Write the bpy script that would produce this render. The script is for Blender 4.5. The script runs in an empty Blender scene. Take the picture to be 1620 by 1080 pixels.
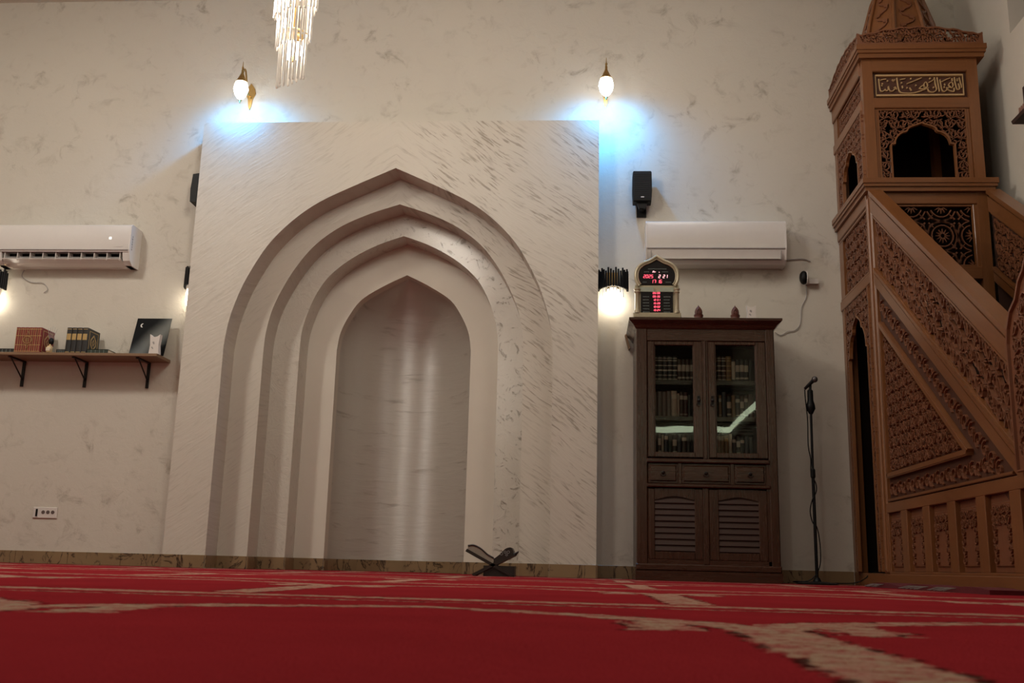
import bpy, bmesh, math, random
from mathutils import Vector, Matrix, noise
random.seed(7)
PI = math.pi
C = bpy.context.scene.collection
sc = bpy.context.scene

# ------------------------------------------------------------------ camera
F_PX = 1599.66
cam_d = bpy.data.cameras.new('camera'); cam = bpy.data.objects.new('camera', cam_d); C.objects.link(cam)
yaw, pit, roll = -0.0754173, 0.2187565, 0.0257287
cy, sy, cp, sp = math.cos(yaw), math.sin(yaw), math.cos(pit), math.sin(pit)
fw = Vector((sy*cp, cy*cp, sp)); rt = Vector((cy, -sy, 0)); up = rt.cross(fw)
r2 = math.cos(roll)*rt + math.sin(roll)*up; u2 = -math.sin(roll)*rt + math.cos(roll)*up
M = Matrix(((r2.x, u2.x, -fw.x), (r2.y, u2.y, -fw.y), (r2.z, u2.z, -fw.z))).to_4x4()
M.translation = Vector((0, 0, 0.072)); cam.matrix_world = M
cam_d.sensor_width = 36; cam_d.lens = F_PX/1620*36
cam_d.clip_start = 0.01; cam_d.clip_end = 100
cam_d.dof.use_dof = True; cam_d.dof.focus_distance = 7.4; cam_d.dof.aperture_fstop = 11.0
sc.camera = cam

# ------------------------------------------------------------------ world, lights, exposure
w = bpy.data.worlds.new('world'); sc.world = w; w.use_nodes = True
w.node_tree.nodes['Background'].inputs[0].default_value = (1.0, 0.86, 0.72, 1)
w.node_tree.nodes['Background'].inputs[1].default_value = 0.0
vs = sc.view_settings
vs.view_transform = 'Standard'; vs.look = 'None'; vs.gamma = 1; vs.use_curve_mapping = False; vs.exposure = -0.12

def area(name, loc, rot, size, energy, col, sy_=None, spread=PI):
    d = bpy.data.lights.new(name, 'AREA'); d.energy = energy; d.color = col; d.spread = spread
    d.shape = 'RECTANGLE' if sy_ else 'DISK'; d.size = size
    if sy_: d.size_y = sy_
    o = bpy.data.objects.new(name, d); C.objects.link(o); o.location = loc; o.rotation_euler = rot
    return o
def spot(name, loc, rot, energy, col, ang, blend=1, rad=.04):
    d = bpy.data.lights.new(name, 'SPOT'); d.energy = energy; d.color = col; d.spot_size = ang
    d.spot_blend = blend; d.shadow_soft_size = rad
    o = bpy.data.objects.new(name, d); C.objects.link(o); o.location = loc; o.rotation_euler = rot
    return o
WARM = (1.0, 0.93, 0.83)
# ceiling lights of the hall (all under the ceiling, above and in front of the camera's picture)
def point(name, loc, energy, col, rad):
    d = bpy.data.lights.new(name, 'POINT'); d.energy = energy; d.color = col; d.shadow_soft_size = rad
    o = bpy.data.objects.new(name, d); C.objects.link(o); o.location = loc; return o
# the big crystal chandelier gives most of the light
point('chandelier_light', (-1.6, 4.88, 3.45), 85, WARM, .24)
point('chandelier_light', (-1.6, 4.88, 4.10), 104, WARM, .32)
# a second chandelier on the hall's axis, above and behind the camera
for z_ in (2.75, 3.25, 3.8): point('rear_chandelier_light', (-1.6, -1.2, z_), 28, WARM, .13)
area('ceiling_light', (-4.9, 4.2, 4.85), (math.radians(10), 0, 0), 0.7, 120, WARM)
area('ceiling_light', (.9, 5.2, 4.85), (math.radians(25), 0, 0), 1.5, 42, WARM)

# ------------------------------------------------------------------ mesh helpers
class MB:
    def __init__(s): s.v = []; s.f = []; s.m = []; s.mi = 0
    def add(s, vs_, fs):
        n = len(s.v); s.v += [tuple(p) for p in vs_]
        for f in fs: s.f.append(tuple(i+n for i in f)); s.m.append(s.mi)
    def box(s, x0, x1, y0, y1, z0, z1):
        s.boxf(ID, x0, x1, y0, y1, z0, z1); return s
    def boxf(s, fr, a0, a1, b0, b1, c0, c1):
        p = [fr(a, b, c) for c in (c0, c1) for b in (b0, b1) for a in (a0, a1)]
        s.add(p, [(0,1,3,2),(4,6,7,5),(0,4,5,1),(2,3,7,6),(0,2,6,4),(1,5,7,3)]); return s
    def bbox(s, fr, a0, a1, b0, b1, c0, c1, e):
        # box with a chamfer of e round its c1 face
        p = [fr(a, b, c0) for a, b in ((a0,b0),(a1,b0),(a1,b1),(a0,b1))]
        p += [fr(a, b, c1-e) for a, b in ((a0,b0),(a1,b0),(a1,b1),(a0,b1))]
        p += [fr(a, b, c1) for a, b in ((a0+e,b0+e),(a1-e,b0+e),(a1-e,b1-e),(a0+e,b1-e))]
        f = [(3,2,1,0),(8,9,10,11)]
        for k in (0, 4):
            for i in range(4): j = (i+1) % 4; f.append((k+i, k+j, k+4+j, k+4+i))
        s.add(p, f); return s
    def prism(s, poly, fr, c0, c1):
        n = len(poly)
        p = [fr(a, b, c0) for a, b in poly] + [fr(a, b, c1) for a, b in poly]
        f = [tuple(range(n-1, -1, -1)), tuple(range(n, 2*n))]
        f += [(i, (i+1) % n, n+(i+1) % n, n+i) for i in range(n)]
        s.add(p, f); return s
    def tube(s, pts, r, n=6, closed=False):
        pts = [Vector(p) for p in pts]; m = len(pts); rings = []
        rr = r if isinstance(r, (list, tuple)) else [r]*m
        pn = None
        for i, p in enumerate(pts):
            a = pts[i-1] if (i > 0 or closed) else p; b = pts[(i+1) % m] if (i < m-1 or closed) else p
            t = (b-a).normalized() if (b-a).length > 1e-9 else Vector((0,0,1))
            if pn is None:
                q = Vector((0,0,1)) if abs(t.z) < .9 else Vector((1,0,0)); nn = t.cross(q).normalized()
            else:
                nn = (pn - t*pn.dot(t)); nn = nn.normalized() if nn.length > 1e-6 else pn
            pn = nn; bb = t.cross(nn)
            rings.append([p + (nn*math.cos(2*PI*k/n) + bb*math.sin(2*PI*k/n))*rr[i] for k in range(n)])
        v = [q for g in rings for q in g]; f = []
        for i in range(m if closed else m-1):
            for k in range(n):
                f.append((i*n+k, i*n+(k+1) % n, ((i+1) % m)*n+(k+1) % n, ((i+1) % m)*n+k))
        if not closed: f += [tuple(range(n-1, -1, -1)), tuple((m-1)*n+k for k in range(n))]
        s.add(v, f); return s
    def lathe(s, prof, c, n=16, axis='z', sx=1, sy_=1, a0=0, a1=2*PI):
        full = abs(a1-a0-2*PI) < 1e-6; nn = n if full else n+1
        v = []
        for r, h in prof:
            for k in range(nn):
                a = a0+(a1-a0)*k/n; x, y = r*math.cos(a)*sx, r*math.sin(a)*sy_
                v.append((c[0]+x, c[1]+y, c[2]+h) if axis == 'z' else (c[0]+x, c[1]+h, c[2]+y) if axis == 'y' else (c[0]+h, c[1]+x, c[2]+y))
        f = []
        for i in range(len(prof)-1):
            for k in range(n):
                f.append((i*nn+k, i*nn+(k+1) % nn, (i+1)*nn+(k+1) % nn, (i+1)*nn+k))
        if prof[0][0] > 1e-5: f.append(tuple(range(nn-1, -1, -1)))
        if prof[-1][0] > 1e-5: f.append(tuple((len(prof)-1)*nn+k for k in range(nn)))
        s.add(v, f); return s
    def ribbon(s, pts, wd, fr, c0, c1, taper=False, closed=False):
        m = len(pts); v = []
        if m < 2: return s
        for i in range(m):
            a = pts[i-1] if (i > 0 or closed) else pts[i]; b = pts[(i+1) % m] if (i < m-1 or closed) else pts[i]
            dx, dy = b[0]-a[0], b[1]-a[1]; L = math.hypot(dx, dy) or 1
            ww = wd/2
            if taper: ww *= (1-.75*i/(m-1))
            nx, ny = -dy/L*ww, dx/L*ww
            x, y = pts[i]
            v += [fr(x+nx, y+ny, c0), fr(x+nx*.7, y+ny*.7, c1), fr(x-nx*.7, y-ny*.7, c1), fr(x-nx, y-ny, c0)]
        f = []
        for i in range(m if closed else m-1):
            j = ((i+1) % m)*4; k = i*4
            for e in range(3): f.append((k+e, k+e+1, j+e+1, j+e))
        if not closed: f += [(3, 2, 1, 0), (m*4-4, m*4-3, m*4-2, m*4-1)]
        s.add(v, f); return s
    def ellip(s, c, rx, ry, rz, n=16, m=10):
        prof = [(math.sin(PI*i/m), -math.cos(PI*i/m)*rz) for i in range(m+1)]
        return s.lathe(prof, c, n, sx=rx, sy_=ry)
def ID(a, b, c): return (a, b, c)
def front(y0): return lambda a, b, c: (a, y0-c, b)          # a = x, b = z, c = towards the hall
def side(x0): return lambda a, b, c: (x0-c, a, b)           # a = y, b = z, c = towards -x

def origin_of(p):
    o = Vector((0, 0, 0))
    while p: o += Vector(p.location); p = p.parent
    return o
def obj(name, mb, mat, parent=None, smooth=None, at=None):
    me = bpy.data.meshes.new(name)
    base = Vector(at) if at is not None else Vector((0, 0, 0))
    off = origin_of(parent) + base
    me.from_pydata([(a-off.x, b-off.y, c-off.z) for a, b, c in mb.v], [], mb.f)
    mats = mat if isinstance(mat, (list, tuple)) else [mat]
    for m_ in mats: me.materials.append(m_)
    if len(mats) > 1: me.polygons.foreach_set('material_index', mb.m)
    bm = bmesh.new(); bm.from_mesh(me); bmesh.ops.recalc_face_normals(bm, faces=bm.faces); bm.to_mesh(me); bm.free()
    if smooth:
        me.polygons.foreach_set('use_smooth', [True]*len(me.polygons))
        me.set_sharp_from_angle(angle=math.radians(smooth))
    o = bpy.data.objects.new(name, me); C.objects.link(o); o.location = base
    if parent: o.parent = parent
    return o
def thing(name, label, cat, loc=(0, 0, 0), group=None):
    o = bpy.data.objects.new(name, None); C.objects.link(o); o.location = loc; o.empty_display_size = .05
    return tag(o, label, cat, group)
def tag(o, label=None, cat=None, group=None, kind=None):
    if label: o['label'] = label
    if cat: o['category'] = cat
    if group: o['group'] = group
    if kind: o['kind'] = kind
    return o
def struct(name, mb, mat, parent=None, smooth=None): return tag(obj(name, mb, mat, parent, smooth), kind='structure')

# ------------------------------------------------------------------ node helpers
class S:
    nt = None
    def __init__(s, sock): s.s = sock
    def _m(op, a, b=None, c=None, clamp=False):
        n = S.nt.nodes.new('ShaderNodeMath'); n.operation = op; n.use_clamp = clamp
        for i, x in enumerate((a, b, c)):
            if x is None: continue
            if isinstance(x, S): S.nt.links.new(x.s, n.inputs[i])
            else: n.inputs[i].default_value = x
        return S(n.outputs[0])
    def __add__(a, b): return S._m('ADD', a, b)
    __radd__ = __add__
    def __sub__(a, b): return S._m('SUBTRACT', a, b)
    def __rsub__(a, b): return S._m('SUBTRACT', b, a)
    def __mul__(a, b): return S._m('MULTIPLY', a, b)
    __rmul__ = __mul__
    def __truediv__(a, b): return S._m('DIVIDE', a, b)
def mth(op, a, b=None, c=None): return S._m(op, a, b, c)
def sstep(x, a, b):
    n = S.nt.nodes.new('ShaderNodeMapRange'); n.interpolation_type = 'SMOOTHSTEP'
    S.nt.links.new(x.s, n.inputs[0]); n.inputs[1].default_value = a; n.inputs[2].default_value = b
    return S(n.outputs[0])
def pos():
    g = S.nt.nodes.new('ShaderNodeNewGeometry'); x = S.nt.nodes.new('ShaderNodeSeparateXYZ')
    S.nt.links.new(g.outputs['Position'], x.inputs[0]); return S(x.outputs[0]), S(x.outputs[1]), S(x.outputs[2])
def vec(x, y, z):
    n = S.nt.nodes.new('ShaderNodeCombineXYZ')
    for i, q in enumerate((x, y, z)):
        if isinstance(q, S): S.nt.links.new(q.s, n.inputs[i])
        else: n.inputs[i].default_value = q
    return S(n.outputs[0])
def nz(v, scale=1, detail=4, rough=.5, dist=0):
    n = S.nt.nodes.new('ShaderNodeTexNoise'); S.nt.links.new(v.s, n.inputs['Vector'])
    n.inputs['Scale'].default_value = scale; n.inputs['Detail'].default_value = detail
    n.inputs['Roughness'].default_value = rough; n.inputs['Distortion'].default_value = dist
    return S(n.outputs['Fac'])
def mix(f, a, b):
    n = S.nt.nodes.new('ShaderNodeMix'); n.data_type = 'RGBA'
    for i, x in ((0, f), (6, a), (7, b)):
        if isinstance(x, S): S.nt.links.new(x.s, n.inputs[i])
        elif i == 0: n.inputs[0].default_value = x
        else: n.inputs[i].default_value = (*x, 1)
    return S(n.outputs[2])
def bump(h, dist, strength=1):
    n = S.nt.nodes.new('ShaderNodeBump'); S.nt.links.new(h.s, n.inputs['Height'])
    n.inputs['Distance'].default_value = dist; n.inputs['Strength'].default_value = strength; return S(n.outputs[0])
def mat(name):
    m = bpy.data.materials.new(name); m.use_nodes = True; S.nt = m.node_tree
    return m, m.node_tree.nodes['Principled BSDF']
def put(b, key, x):
    if isinstance(x, S): S.nt.links.new(x.s, b.inputs[key])
    elif isinstance(x, tuple): b.inputs[key].default_value = (*x, 1)
    else: b.inputs[key].default_value = x
def simple(name, col, rough=.5, metal=0, var=.12, scale=30, coat=0, bmp=0, emit=None, es=0, spec=.5):
    m, b = mat(name)
    X, Y, Z = pos(); n = nz(vec(X, Y, Z), scale, 3)
    dark = tuple(c*(1-var) for c in col); lite = tuple(min(1, c*(1+var)) for c in col)
    put(b, 'Base Color', mix(n, dark, lite)); put(b, 'Roughness', rough); put(b, 'Metallic', metal)
    b.inputs['Coat Weight'].default_value = coat; b.inputs['Coat Roughness'].default_value = .1
    b.inputs['Specular IOR Level'].default_value = spec
    if bmp: put(b, 'Normal', bump(n, bmp))
    if emit: put(b, 'Emission Color', emit); put(b, 'Emission Strength', es)
    return m
def wood(name, c0, c1, rough=.35, coat=.25, axis='z', scale=1.0):
    m, b = mat(name)
    X, Y, Z = pos()
    if axis == 'z': v = vec(X*40*scale, Y*40*scale, Z*3*scale)
    elif axis == 'x': v = vec(X*3*scale, Y*40*scale, Z*40*scale)
    elif axis == 's': # along the stair slope
        a = Y*.81 + Z*.585; q = Z*.81 - Y*.585
        v = vec(X*40*scale, a*3*scale, q*40*scale)
    else: v = vec(X*40*scale, Y*3*scale, Z*40*scale)
    n = nz(v, 1, 5, .6, .6); n2 = nz(vec(X, Y, Z), 2.2, 2)
    put(b, 'Base Color', mix(n*.75+n2*.25, c0, c1)); put(b, 'Roughness', n*.15+rough-.07)
    b.inputs['Coat Weight'].default_value = coat; b.inputs['Coat Roughness'].default_value = .22
    put(b, 'Normal', bump(n, .0008))
    return m

# ------------------------------------------------------------------ materials
XC = -1.585
BASE = (.56, .52, .45); DARK = (.22, .18, .135)
def stucco(name, kind):
    m, b = mat(name)
    X, Y, Z = pos()
    big = nz(vec(X, Y, Z), 1.1, 3)
    if kind == 'wall':
        v = vec(X+nz(vec(X, Y, Z), 3, 3)*.35, Y, Z)
        s1 = sstep(nz(v, 6.5, 6, .66, .5), .50, .74); s2 = sstep(nz(vec(X+7, Y, Z*1.3), 1.9, 4, .6), .42, .66)
        msk = s1*(s2*.62+.10)
        fine = nz(vec(X, Y, Z), 14, 6, .7, 1.0)
    elif kind == 'panel':
        ax = mth('ABSOLUTE', X-XC)
        wob = nz(vec(X, Y, Z), 1.2, 2)*.16
        q = ax*.80+Z*(-.60)+wob; p = ax*.60+Z*.80+wob
        n = nz(vec(q*6.5, Y, p*60), 1, 3, .55, .25)
        side_ = sstep(X-XC, -.15, .35)
        s1 = sstep(n, .50, .66); s2 = sstep(nz(vec(X, Y, Z+3), 3.2, 3), .36, .60)
        msk = s1*(s2*.85+.10)*(side_*.50+.2)
        fine = n
    elif kind == 'curl':
        v = vec(X, Y, Z)
        n = nz(v, 8, 6, .65, 2.2); msk = sstep(n, .55, .70)*(sstep(X-XC, -.4, .4)*.6+.3); fine = n
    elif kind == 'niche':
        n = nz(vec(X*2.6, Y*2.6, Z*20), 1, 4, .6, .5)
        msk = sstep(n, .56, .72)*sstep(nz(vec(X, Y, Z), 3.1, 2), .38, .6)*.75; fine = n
    else:
        n = nz(vec(X, Y, Z), 9, 3); msk = n*.06; fine = n
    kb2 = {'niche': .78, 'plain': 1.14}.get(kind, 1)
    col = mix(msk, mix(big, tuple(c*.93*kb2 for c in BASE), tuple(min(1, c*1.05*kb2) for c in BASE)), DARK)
    put(b, 'Base Color', col)
    put(b, 'Roughness', msk*.18+fine*.25+{'wall': .42, 'panel': .33, 'curl': .30, 'niche': .20, 'plain': .5}[kind])
    b.inputs['Specular IOR Level'].default_value = .45
    put(b, 'Normal', bump(fine+msk*(-.6), {'wall': .0022, 'panel': .0022, 'curl': .008, 'niche': .004, 'plain': .001}[kind]))
    if kind == 'niche':
        # plaster trowelled round the curve: fine level ridges stretch a highlight upright
        S.nt.links.new(vec(0.0, 0.0, 1.0).s, b.inputs['Tangent']); b.inputs['Anisotropic'].default_value = .9
        put(b, 'Roughness', fine*.2+.36); b.inputs['Specular IOR Level'].default_value = .6; b.inputs['IOR'].default_value = 2.4
    if kind == 'curl': b.inputs['Coat Weight'].default_value = .6; b.inputs['Coat Roughness'].default_value = .22; b.inputs['Coat IOR'].default_value = 1.7
    return m
M_wall = stucco('stucco_wall', 'wall'); M_panel = stucco('stucco_panel', 'panel'); M_curl = stucco('stucco_curl', 'curl')
M_niche = stucco('stucco_niche', 'niche'); M_plain = stucco('stucco_plain', 'plain')
M_ceil = simple('ceiling_paint', (.62, .56, .48), .8, var=.03, scale=2)

# veined marble for the skirting
m, b = mat('veined_marble'); X, Y, Z = pos()
wv = nz(vec(X*1.0+Y, Y*.5, Z*.6), 5, 5, .6, 1.5)
vein = 1-sstep(mth('ABSOLUTE', wv-.5), .0, .034)
v2 = sstep(nz(vec(X, Y, Z), 7, 3), .44, .54)
put(b, 'Base Color', mix(vein*v2, mix(nz(vec(X, Y, Z), 6, 4), (.19, .125, .065), (.27, .19, .10)), (.035, .018, .010)))
put(b, 'Roughness', .3); M_marble = m

# the carpet: rows of niche outlines woven in cream on red
m, b = mat('prayer_carpet'); X, Y, Z = pos()
wb = nz(vec(X, Y, 0), 14, 4, .7); wb2 = nz(vec(X+9, Y+4, 0), 14, 4, .7)
x = X+(wb-.5)*.05; y = Y+(wb2-.5)*.15
PX = 1.03; PY = 1.8
u = mth('FRACT', (x-.235)/PX+100.5)-.5
dx = mth('ABSOLUTE', u)*PX
v = mth('FRACT', (y-.5)/PY+100)*PY+.5
t = dx/(PX/2)
vu = mth('POWER', t, .6)*.38+1.46
th = mth('POWER', 2.718, dx*(-8.0))*.12+.075
arch = mth('MAXIMUM', v-vu, (vu-th)-v)                     # negative inside the arch band
col_ = mth('MAXIMUM', dx-.052, v-1.45)                      # the columns
line = mth('ABSOLUTE', v-2.2)-.05
line2 = mth('ABSOLUTE', v-2.03)-.012
fl = mth('MAXIMUM', mth('ABSOLUTE', dx-.13)-.035, mth('ABSOLUTE', v-1.42)-.10)
flr = sstep(nz(vec(X, Y, 2), 22, 2), .42, .60)*-.02+fl       # leaf by the capital
d = mth('MINIMUM', mth('MINIMUM', arch, col_), mth('MINIMUM', line, mth('MINIMUM', line2, flr)))
inside = (1-sstep(d+(nz(vec(X, Y, 3), 55, 3, .7)-.5)*.07, -.006, .004))*(1-sstep(nz(vec(X, Y, 6), 34, 4, .75), .52, .60)*.62)
rim = (1-sstep(mth('ABSOLUTE', d-.002), .004, .012))*sstep(nz(vec(X, Y, 5), 30, 2), .48, .56)
hole = sstep(nz(vec(X, Y, 8), 26, 4, .7), .52, .60)*(1-sstep(mth('ABSOLUTE', d+.03), .012, .03))
cream = mix(sstep(nz(vec(X, Y, 1), 18, 4, .7), .42, .62), (.38, .275, .195), (.39, .195, .155))
red = mix(nz(vec(X, Y, 0), 3.2, 4), (.21, .017, .021), (.30, .024, .031))
c_ = mix(inside*(1-hole*.75), red, cream)
c_ = mix(rim*.85, c_, (.02, .008, .006))
put(b, 'Base Color', c_); put(b, 'Roughness', .95); b.inputs['Specular IOR Level'].default_value = 0
b.inputs['Sheen Weight'].default_value = .0; b.inputs['Sheen Roughness'].default_value = .5
b.inputs['Sheen Tint'].default_value = (.7, .25, .25, 1)
pile = nz(vec(X, Y, 0), 260, 2); put(b, 'Normal', bump(pile+nz(vec(X, Y, 0), 40, 3)*1.5, .004, .8)); M_carpet = m

OAK0, OAK1 = (.12, .042, .013), (.255, .098, .031)
M_minbar = wood('minbar_wood', OAK0, OAK1, .36, .3, 'z'); M_minbar_x = wood('minbar_wood_across', OAK0, OAK1, .36, .3, 'x')
M_minbar_y = wood('minbar_wood_deep', OAK0, OAK1, .36, .3, 'y'); M_minbar_s = wood('minbar_wood_slope', OAK0, OAK1, .33, .35, 's')
M_carve = wood('carved_wood', (.12, .042, .018), (.23, .085, .036), .45, .2, 'z')
M_carve_dk = wood('dark_shaded_wood', (.02, .006, .003), (.04, .012, .005), .6, .0, 'z')  # dark wood; shade behind the carving and openwork is put into its colour
M_ground = wood('ground_and_crevice_shade', (.05, .015, .006), (.085, .028, .011), .6, .0, 'z')  # carving ground darker than the frame wood: crevice shade put into the colour
M_black = simple('interior_shade_black', (.012, .006, .004), .9, var=.3, spec=.1)  # black colour standing in for shade inside the tower
M_gilt = simple('pale_gilt_inlay', (.50, .33, .16), .45, var=.15)
M_mah = wood('mahogany', (.020, .007, .0035), (.064, .0225, .0095), .26, .4, 'z'); M_mah_x = wood('mahogany_across', (.020, .007, .0035), (.064, .0225, .0095), .26, .4, 'x')
M_slat = wood('louvre_wood', (.016, .0055, .0025), (.05, .017, .007), .6, 0, 'x'); M_mah_dk = wood('mahogany_dark', (.012, .004, .002), (.028, .009, .005), .35, .3, 'x')
M_shelfw = wood('laminate_shelf', (.16, .09, .045), (.25, .15, .08), .5, .05, 'x')
M_white = simple('white_plastic', (.66, .63, .60), .28, var=.02, coat=.4)
M_whiteM = simple('matt_white_plastic', (.62, .58, .54), .45, var=.03)
M_grey = simple('grey_plastic', (.30, .28, .27), .4)
M_blk = simple('black_plastic', (.005, .005, .0055), .5, var=.2, spec=.22)
M_blkm = simple('black_metal', (.012, .010, .010), .35, .6, var=.2)
M_gold = simple('brass', (.50, .33, .12), .3, 1, var=.15)
M_crys = simple('crystal_rod', (.75, .70, .62), .08, var=.1, coat=1, emit=(1, .90, .76), es=.18)  # faint glow in the crystal stands in for light from the bulbs
M_cream = simple('cream_enamel', (.44, .39, .27), .3, .3, var=.1, coat=.5)
M_red = simple('red_led_digit', (.4, .02, .04), .5, emit=(1, .10, .16), es=1.5)
M_pinkled = simple('pale_led_digit', (.5, .2, .2), .5, emit=(1, .5, .52), es=1.6)
M_dim = simple('dim_print', (.10, .12, .11), .5)
M_paper = simple('page_edges', (.62, .53, .40), .8, var=.12, scale=90)
M_rope = simple('brown_clay', (.09, .024, .014), .5, var=.3, scale=60, bmp=.001)
M_led = simple('cove_led', (.8, .8, .7), .5, emit=(.86, 1.0, .70), es=6.5)
def lampmat(name, col, e): return simple(name, (.8, .8, .8), .5, emit=col, es=e)
M_globe = lampmat('lit_globe', (1, .97, .92), 13)
M_bulb = lampmat('lit_warm_shade', (1, .90, .72), 14)
M_cbulb = lampmat('chandelier_bulb', (1, .95, .86), 11)
# thin glass: clear with the reflection of a pane
m = bpy.data.materials.new('cabinet_glass'); m.use_nodes = True; nt = m.node_tree; nt.nodes.clear(); S.nt = nt
o_ = nt.nodes.new('ShaderNodeOutputMaterial'); mx = nt.nodes.new('ShaderNodeMixShader'); fr_ = nt.nodes.new('ShaderNodeFresnel'); fr_.inputs[0].default_value = 1.42
tr = nt.nodes.new('ShaderNodeBsdfTransparent'); gl = nt.nodes.new('ShaderNodeBsdfGlossy'); gl.inputs['Roughness'].default_value = .012
tr.inputs[0].default_value = (.95, .96, .93, 1)
X, Y, Z = pos(); S.nt.links.new(bump(nz(vec(X, Y, Z), 3, 1), .0005).s, gl.inputs['Normal'])
nt.links.new(fr_.outputs[0], mx.inputs[0]); nt.links.new(tr.outputs[0], mx.inputs[1]); nt.links.new(gl.outputs[0], mx.inputs[2]); nt.links.new(mx.outputs[0], o_.inputs[0])
M_glass = m

# ------------------------------------------------------------------ room shell
XL, XR, YB, YW, ZC = -6.3, 3.08, -6.3, 8.0, 4.98
struct('floor', MB().box(XL-.2, XR+.2, YB-.2, 9.4, -.15, 0), M_carpet)
struct('ceiling', MB().box(XL-.2, XR+.2, YB-.2, 9.4, ZC, ZC+.15), M_ceil)
wb_ = MB(); HX = 1.40
wb_.box(XL-.2, XC-HX, YW, YW+.2, 0, ZC); wb_.box(XC+HX, XR+.2, YW, YW+.2, 0, ZC); wb_.box(XC-HX, XC+HX, YW, YW+.2, 3.4, ZC)
struct('wall_back', wb_, M_wall)
struct('wall_left', MB().box(XL-.2, XL, YB, YW, 0, ZC), M_wall)
wr = MB(); WY0, WY1, WZ0 = 5.6, 6.99, 3.98        # window opening high in the right wall
wr.box(XR, XR+.2, YB, WY0, 0, ZC); wr.box(XR, XR+.2, WY1, YW, 0, ZC); wr.box(XR, XR+.2, WY0, WY1, 0, WZ0); wr.box(XR, XR+.2, WY0, WY1, 4.85, ZC)
struct('wall_right', wr, M_plain)
struct('wall_rear', MB().box(XL-.2, XR+.2, YB-.2, YB, 0, ZC), simple('rear_wall_dark', (.07, .045, .03), .6))  # unseen wall, made dark brown to cut bounce and glass reflections
wf = MB(); wf.box(XR+.12, XR+.18, WY0, WY1, WZ0, WZ0+.07); wf.box(XR+.12, XR+.18, WY0, WY1, 4.78, 4.85); wf.box(XR+.12, XR+.18, WY1-.07, WY1, WZ0, 4.85); wf.box(XR+.12, XR+.18, WY0, WY0+.07, WZ0, 4.85)
wfo = tag(obj('window_1', wf, M_mah), kind='structure')
obj('pane', MB().box(XR+.14, XR+.155, WY0+.07, WY1-.07, WZ0+.07, 4.78), simple('night_glass', (.02, .02, .03), .1), wfo)
# ledge with a light strip running round the rear of the hall
lg = MB(); lg.box(XL, XR, YB, YB+.12, 2.72, 2.86); lg.box(XR-.10, XR, YB+.12, -1.2, 2.72, 2.86)
struct('trim_1', lg, M_ceil)
ls = MB(); ls.box(XL, XR-.12, YB+.12, YB+.14, 2.88, 3.0); ls.box(XR-.12, XR-.10, YB+.14, -1.4, 2.88, 3.0)
struct('trim_2', ls, M_led)

# ------------------------------------------------------------------ mihrab
def cr(pts, k=8):
    out = []
    for i in range(len(pts)-1):
        p0 = pts[max(i-1, 0)]; p1 = pts[i]; p2 = pts[i+1]; p3 = pts[min(i+2, len(pts)-1)]
        for j in range(k):
            t = j/k
            out.append(tuple(.5*((2*p1[e])+(-p0[e]+p2[e])*t+(2*p0[e]-5*p1[e]+4*p2[e]-p3[e])*t*t+(-p0[e]+3*p1[e]-3*p2[e]+p3[e])*t**3) for e in (0, 1)))
    return out+[pts[-1]]
P_OUT = [(0, 3.258), (.335, 3.105), (.62, 2.962), (.83, 2.805), (1.01, 2.61), (1.135, 2.40), (1.225, 2.20), (1.295, 1.96), (1.322, 1.74)]
P_2 = [(0, 3.034), (.26, 2.945), (.50, 2.83), (.70, 2.675), (.845, 2.49), (.955, 2.29), (1.03, 2.10), (1.068, 1.90), (1.076, 1.72)]
P_3 = [(0, 2.836), (.22, 2.755), (.44, 2.635), (.625, 2.48), (.73, 2.32), (.80, 2.14), (.838, 1.97), (.846, 1.78)]
P_4 = [(0, 2.558), (.205, 2.455), (.395, 2.33), (.50, 2.18), (.565, 2.03), (.588, 1.88)]
def profile(P): 
    h = cr(P, 6)
    h = h+[(h[-1][0], 0.0)]
    return [(XC-a, z) for a, z in reversed(h)] + [(XC+a, z) for a, z in h[1:]]     # left foot, over the apex, right foot
def slab(name, P, x0, x1, ztop, y0, y1, mt, parent):
    pr = profile(P)
    poly = [(x0, 0), (x0, ztop), (x1, ztop), (x1, 0)] + list(reversed(pr))
    return obj(name, MB().prism(poly, front(y1), 0, y1-y0), mt, parent, smooth=25)
mih = thing('mihrab', 'tall cream plaster prayer niche with four nested pointed arches in a raised panel', 'prayer niche', (XC, 7.75, 0))
slab('raised_panel', P_OUT, -3.245, .087, 3.672, 7.75, 8.0, M_panel, mih)
slab('arch_step', P_2, XC-1.395, XC+1.395, 3.395, 8.0, 8.25, M_panel, mih)
slab('arch_step', P_3, XC-1.2, XC+1.2, 3.15, 8.25, 8.5, M_curl, mih)
slab('arch_step', P_4, XC-1.0, XC+1.0, 2.95, 8.5, 8.75, M_plain, mih)
# niche: half round shell behind the last arch
nb = MB(); hp = cr(P_4, 6)+[(.588, z) for z in (1.5, 1.0, .5, 0)]
NA = 32; vs2 = []
for a, z in hp:
    for k in range(NA+1):
        t_ = PI*k/NA; vs2.append((XC-a*math.cos(t_), 8.5+.12+a*.86*math.sin(t_), z))
fs2 = [(i*(NA+1)+k, i*(NA+1)+k+1, (i+1)*(NA+1)+k+1, (i+1)*(NA+1)+k) for i in range(len(hp)-1) for k in range(NA)]
nb.add(vs2, fs2); obj('niche_shell', nb, M_niche, mih, smooth=40)

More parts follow.
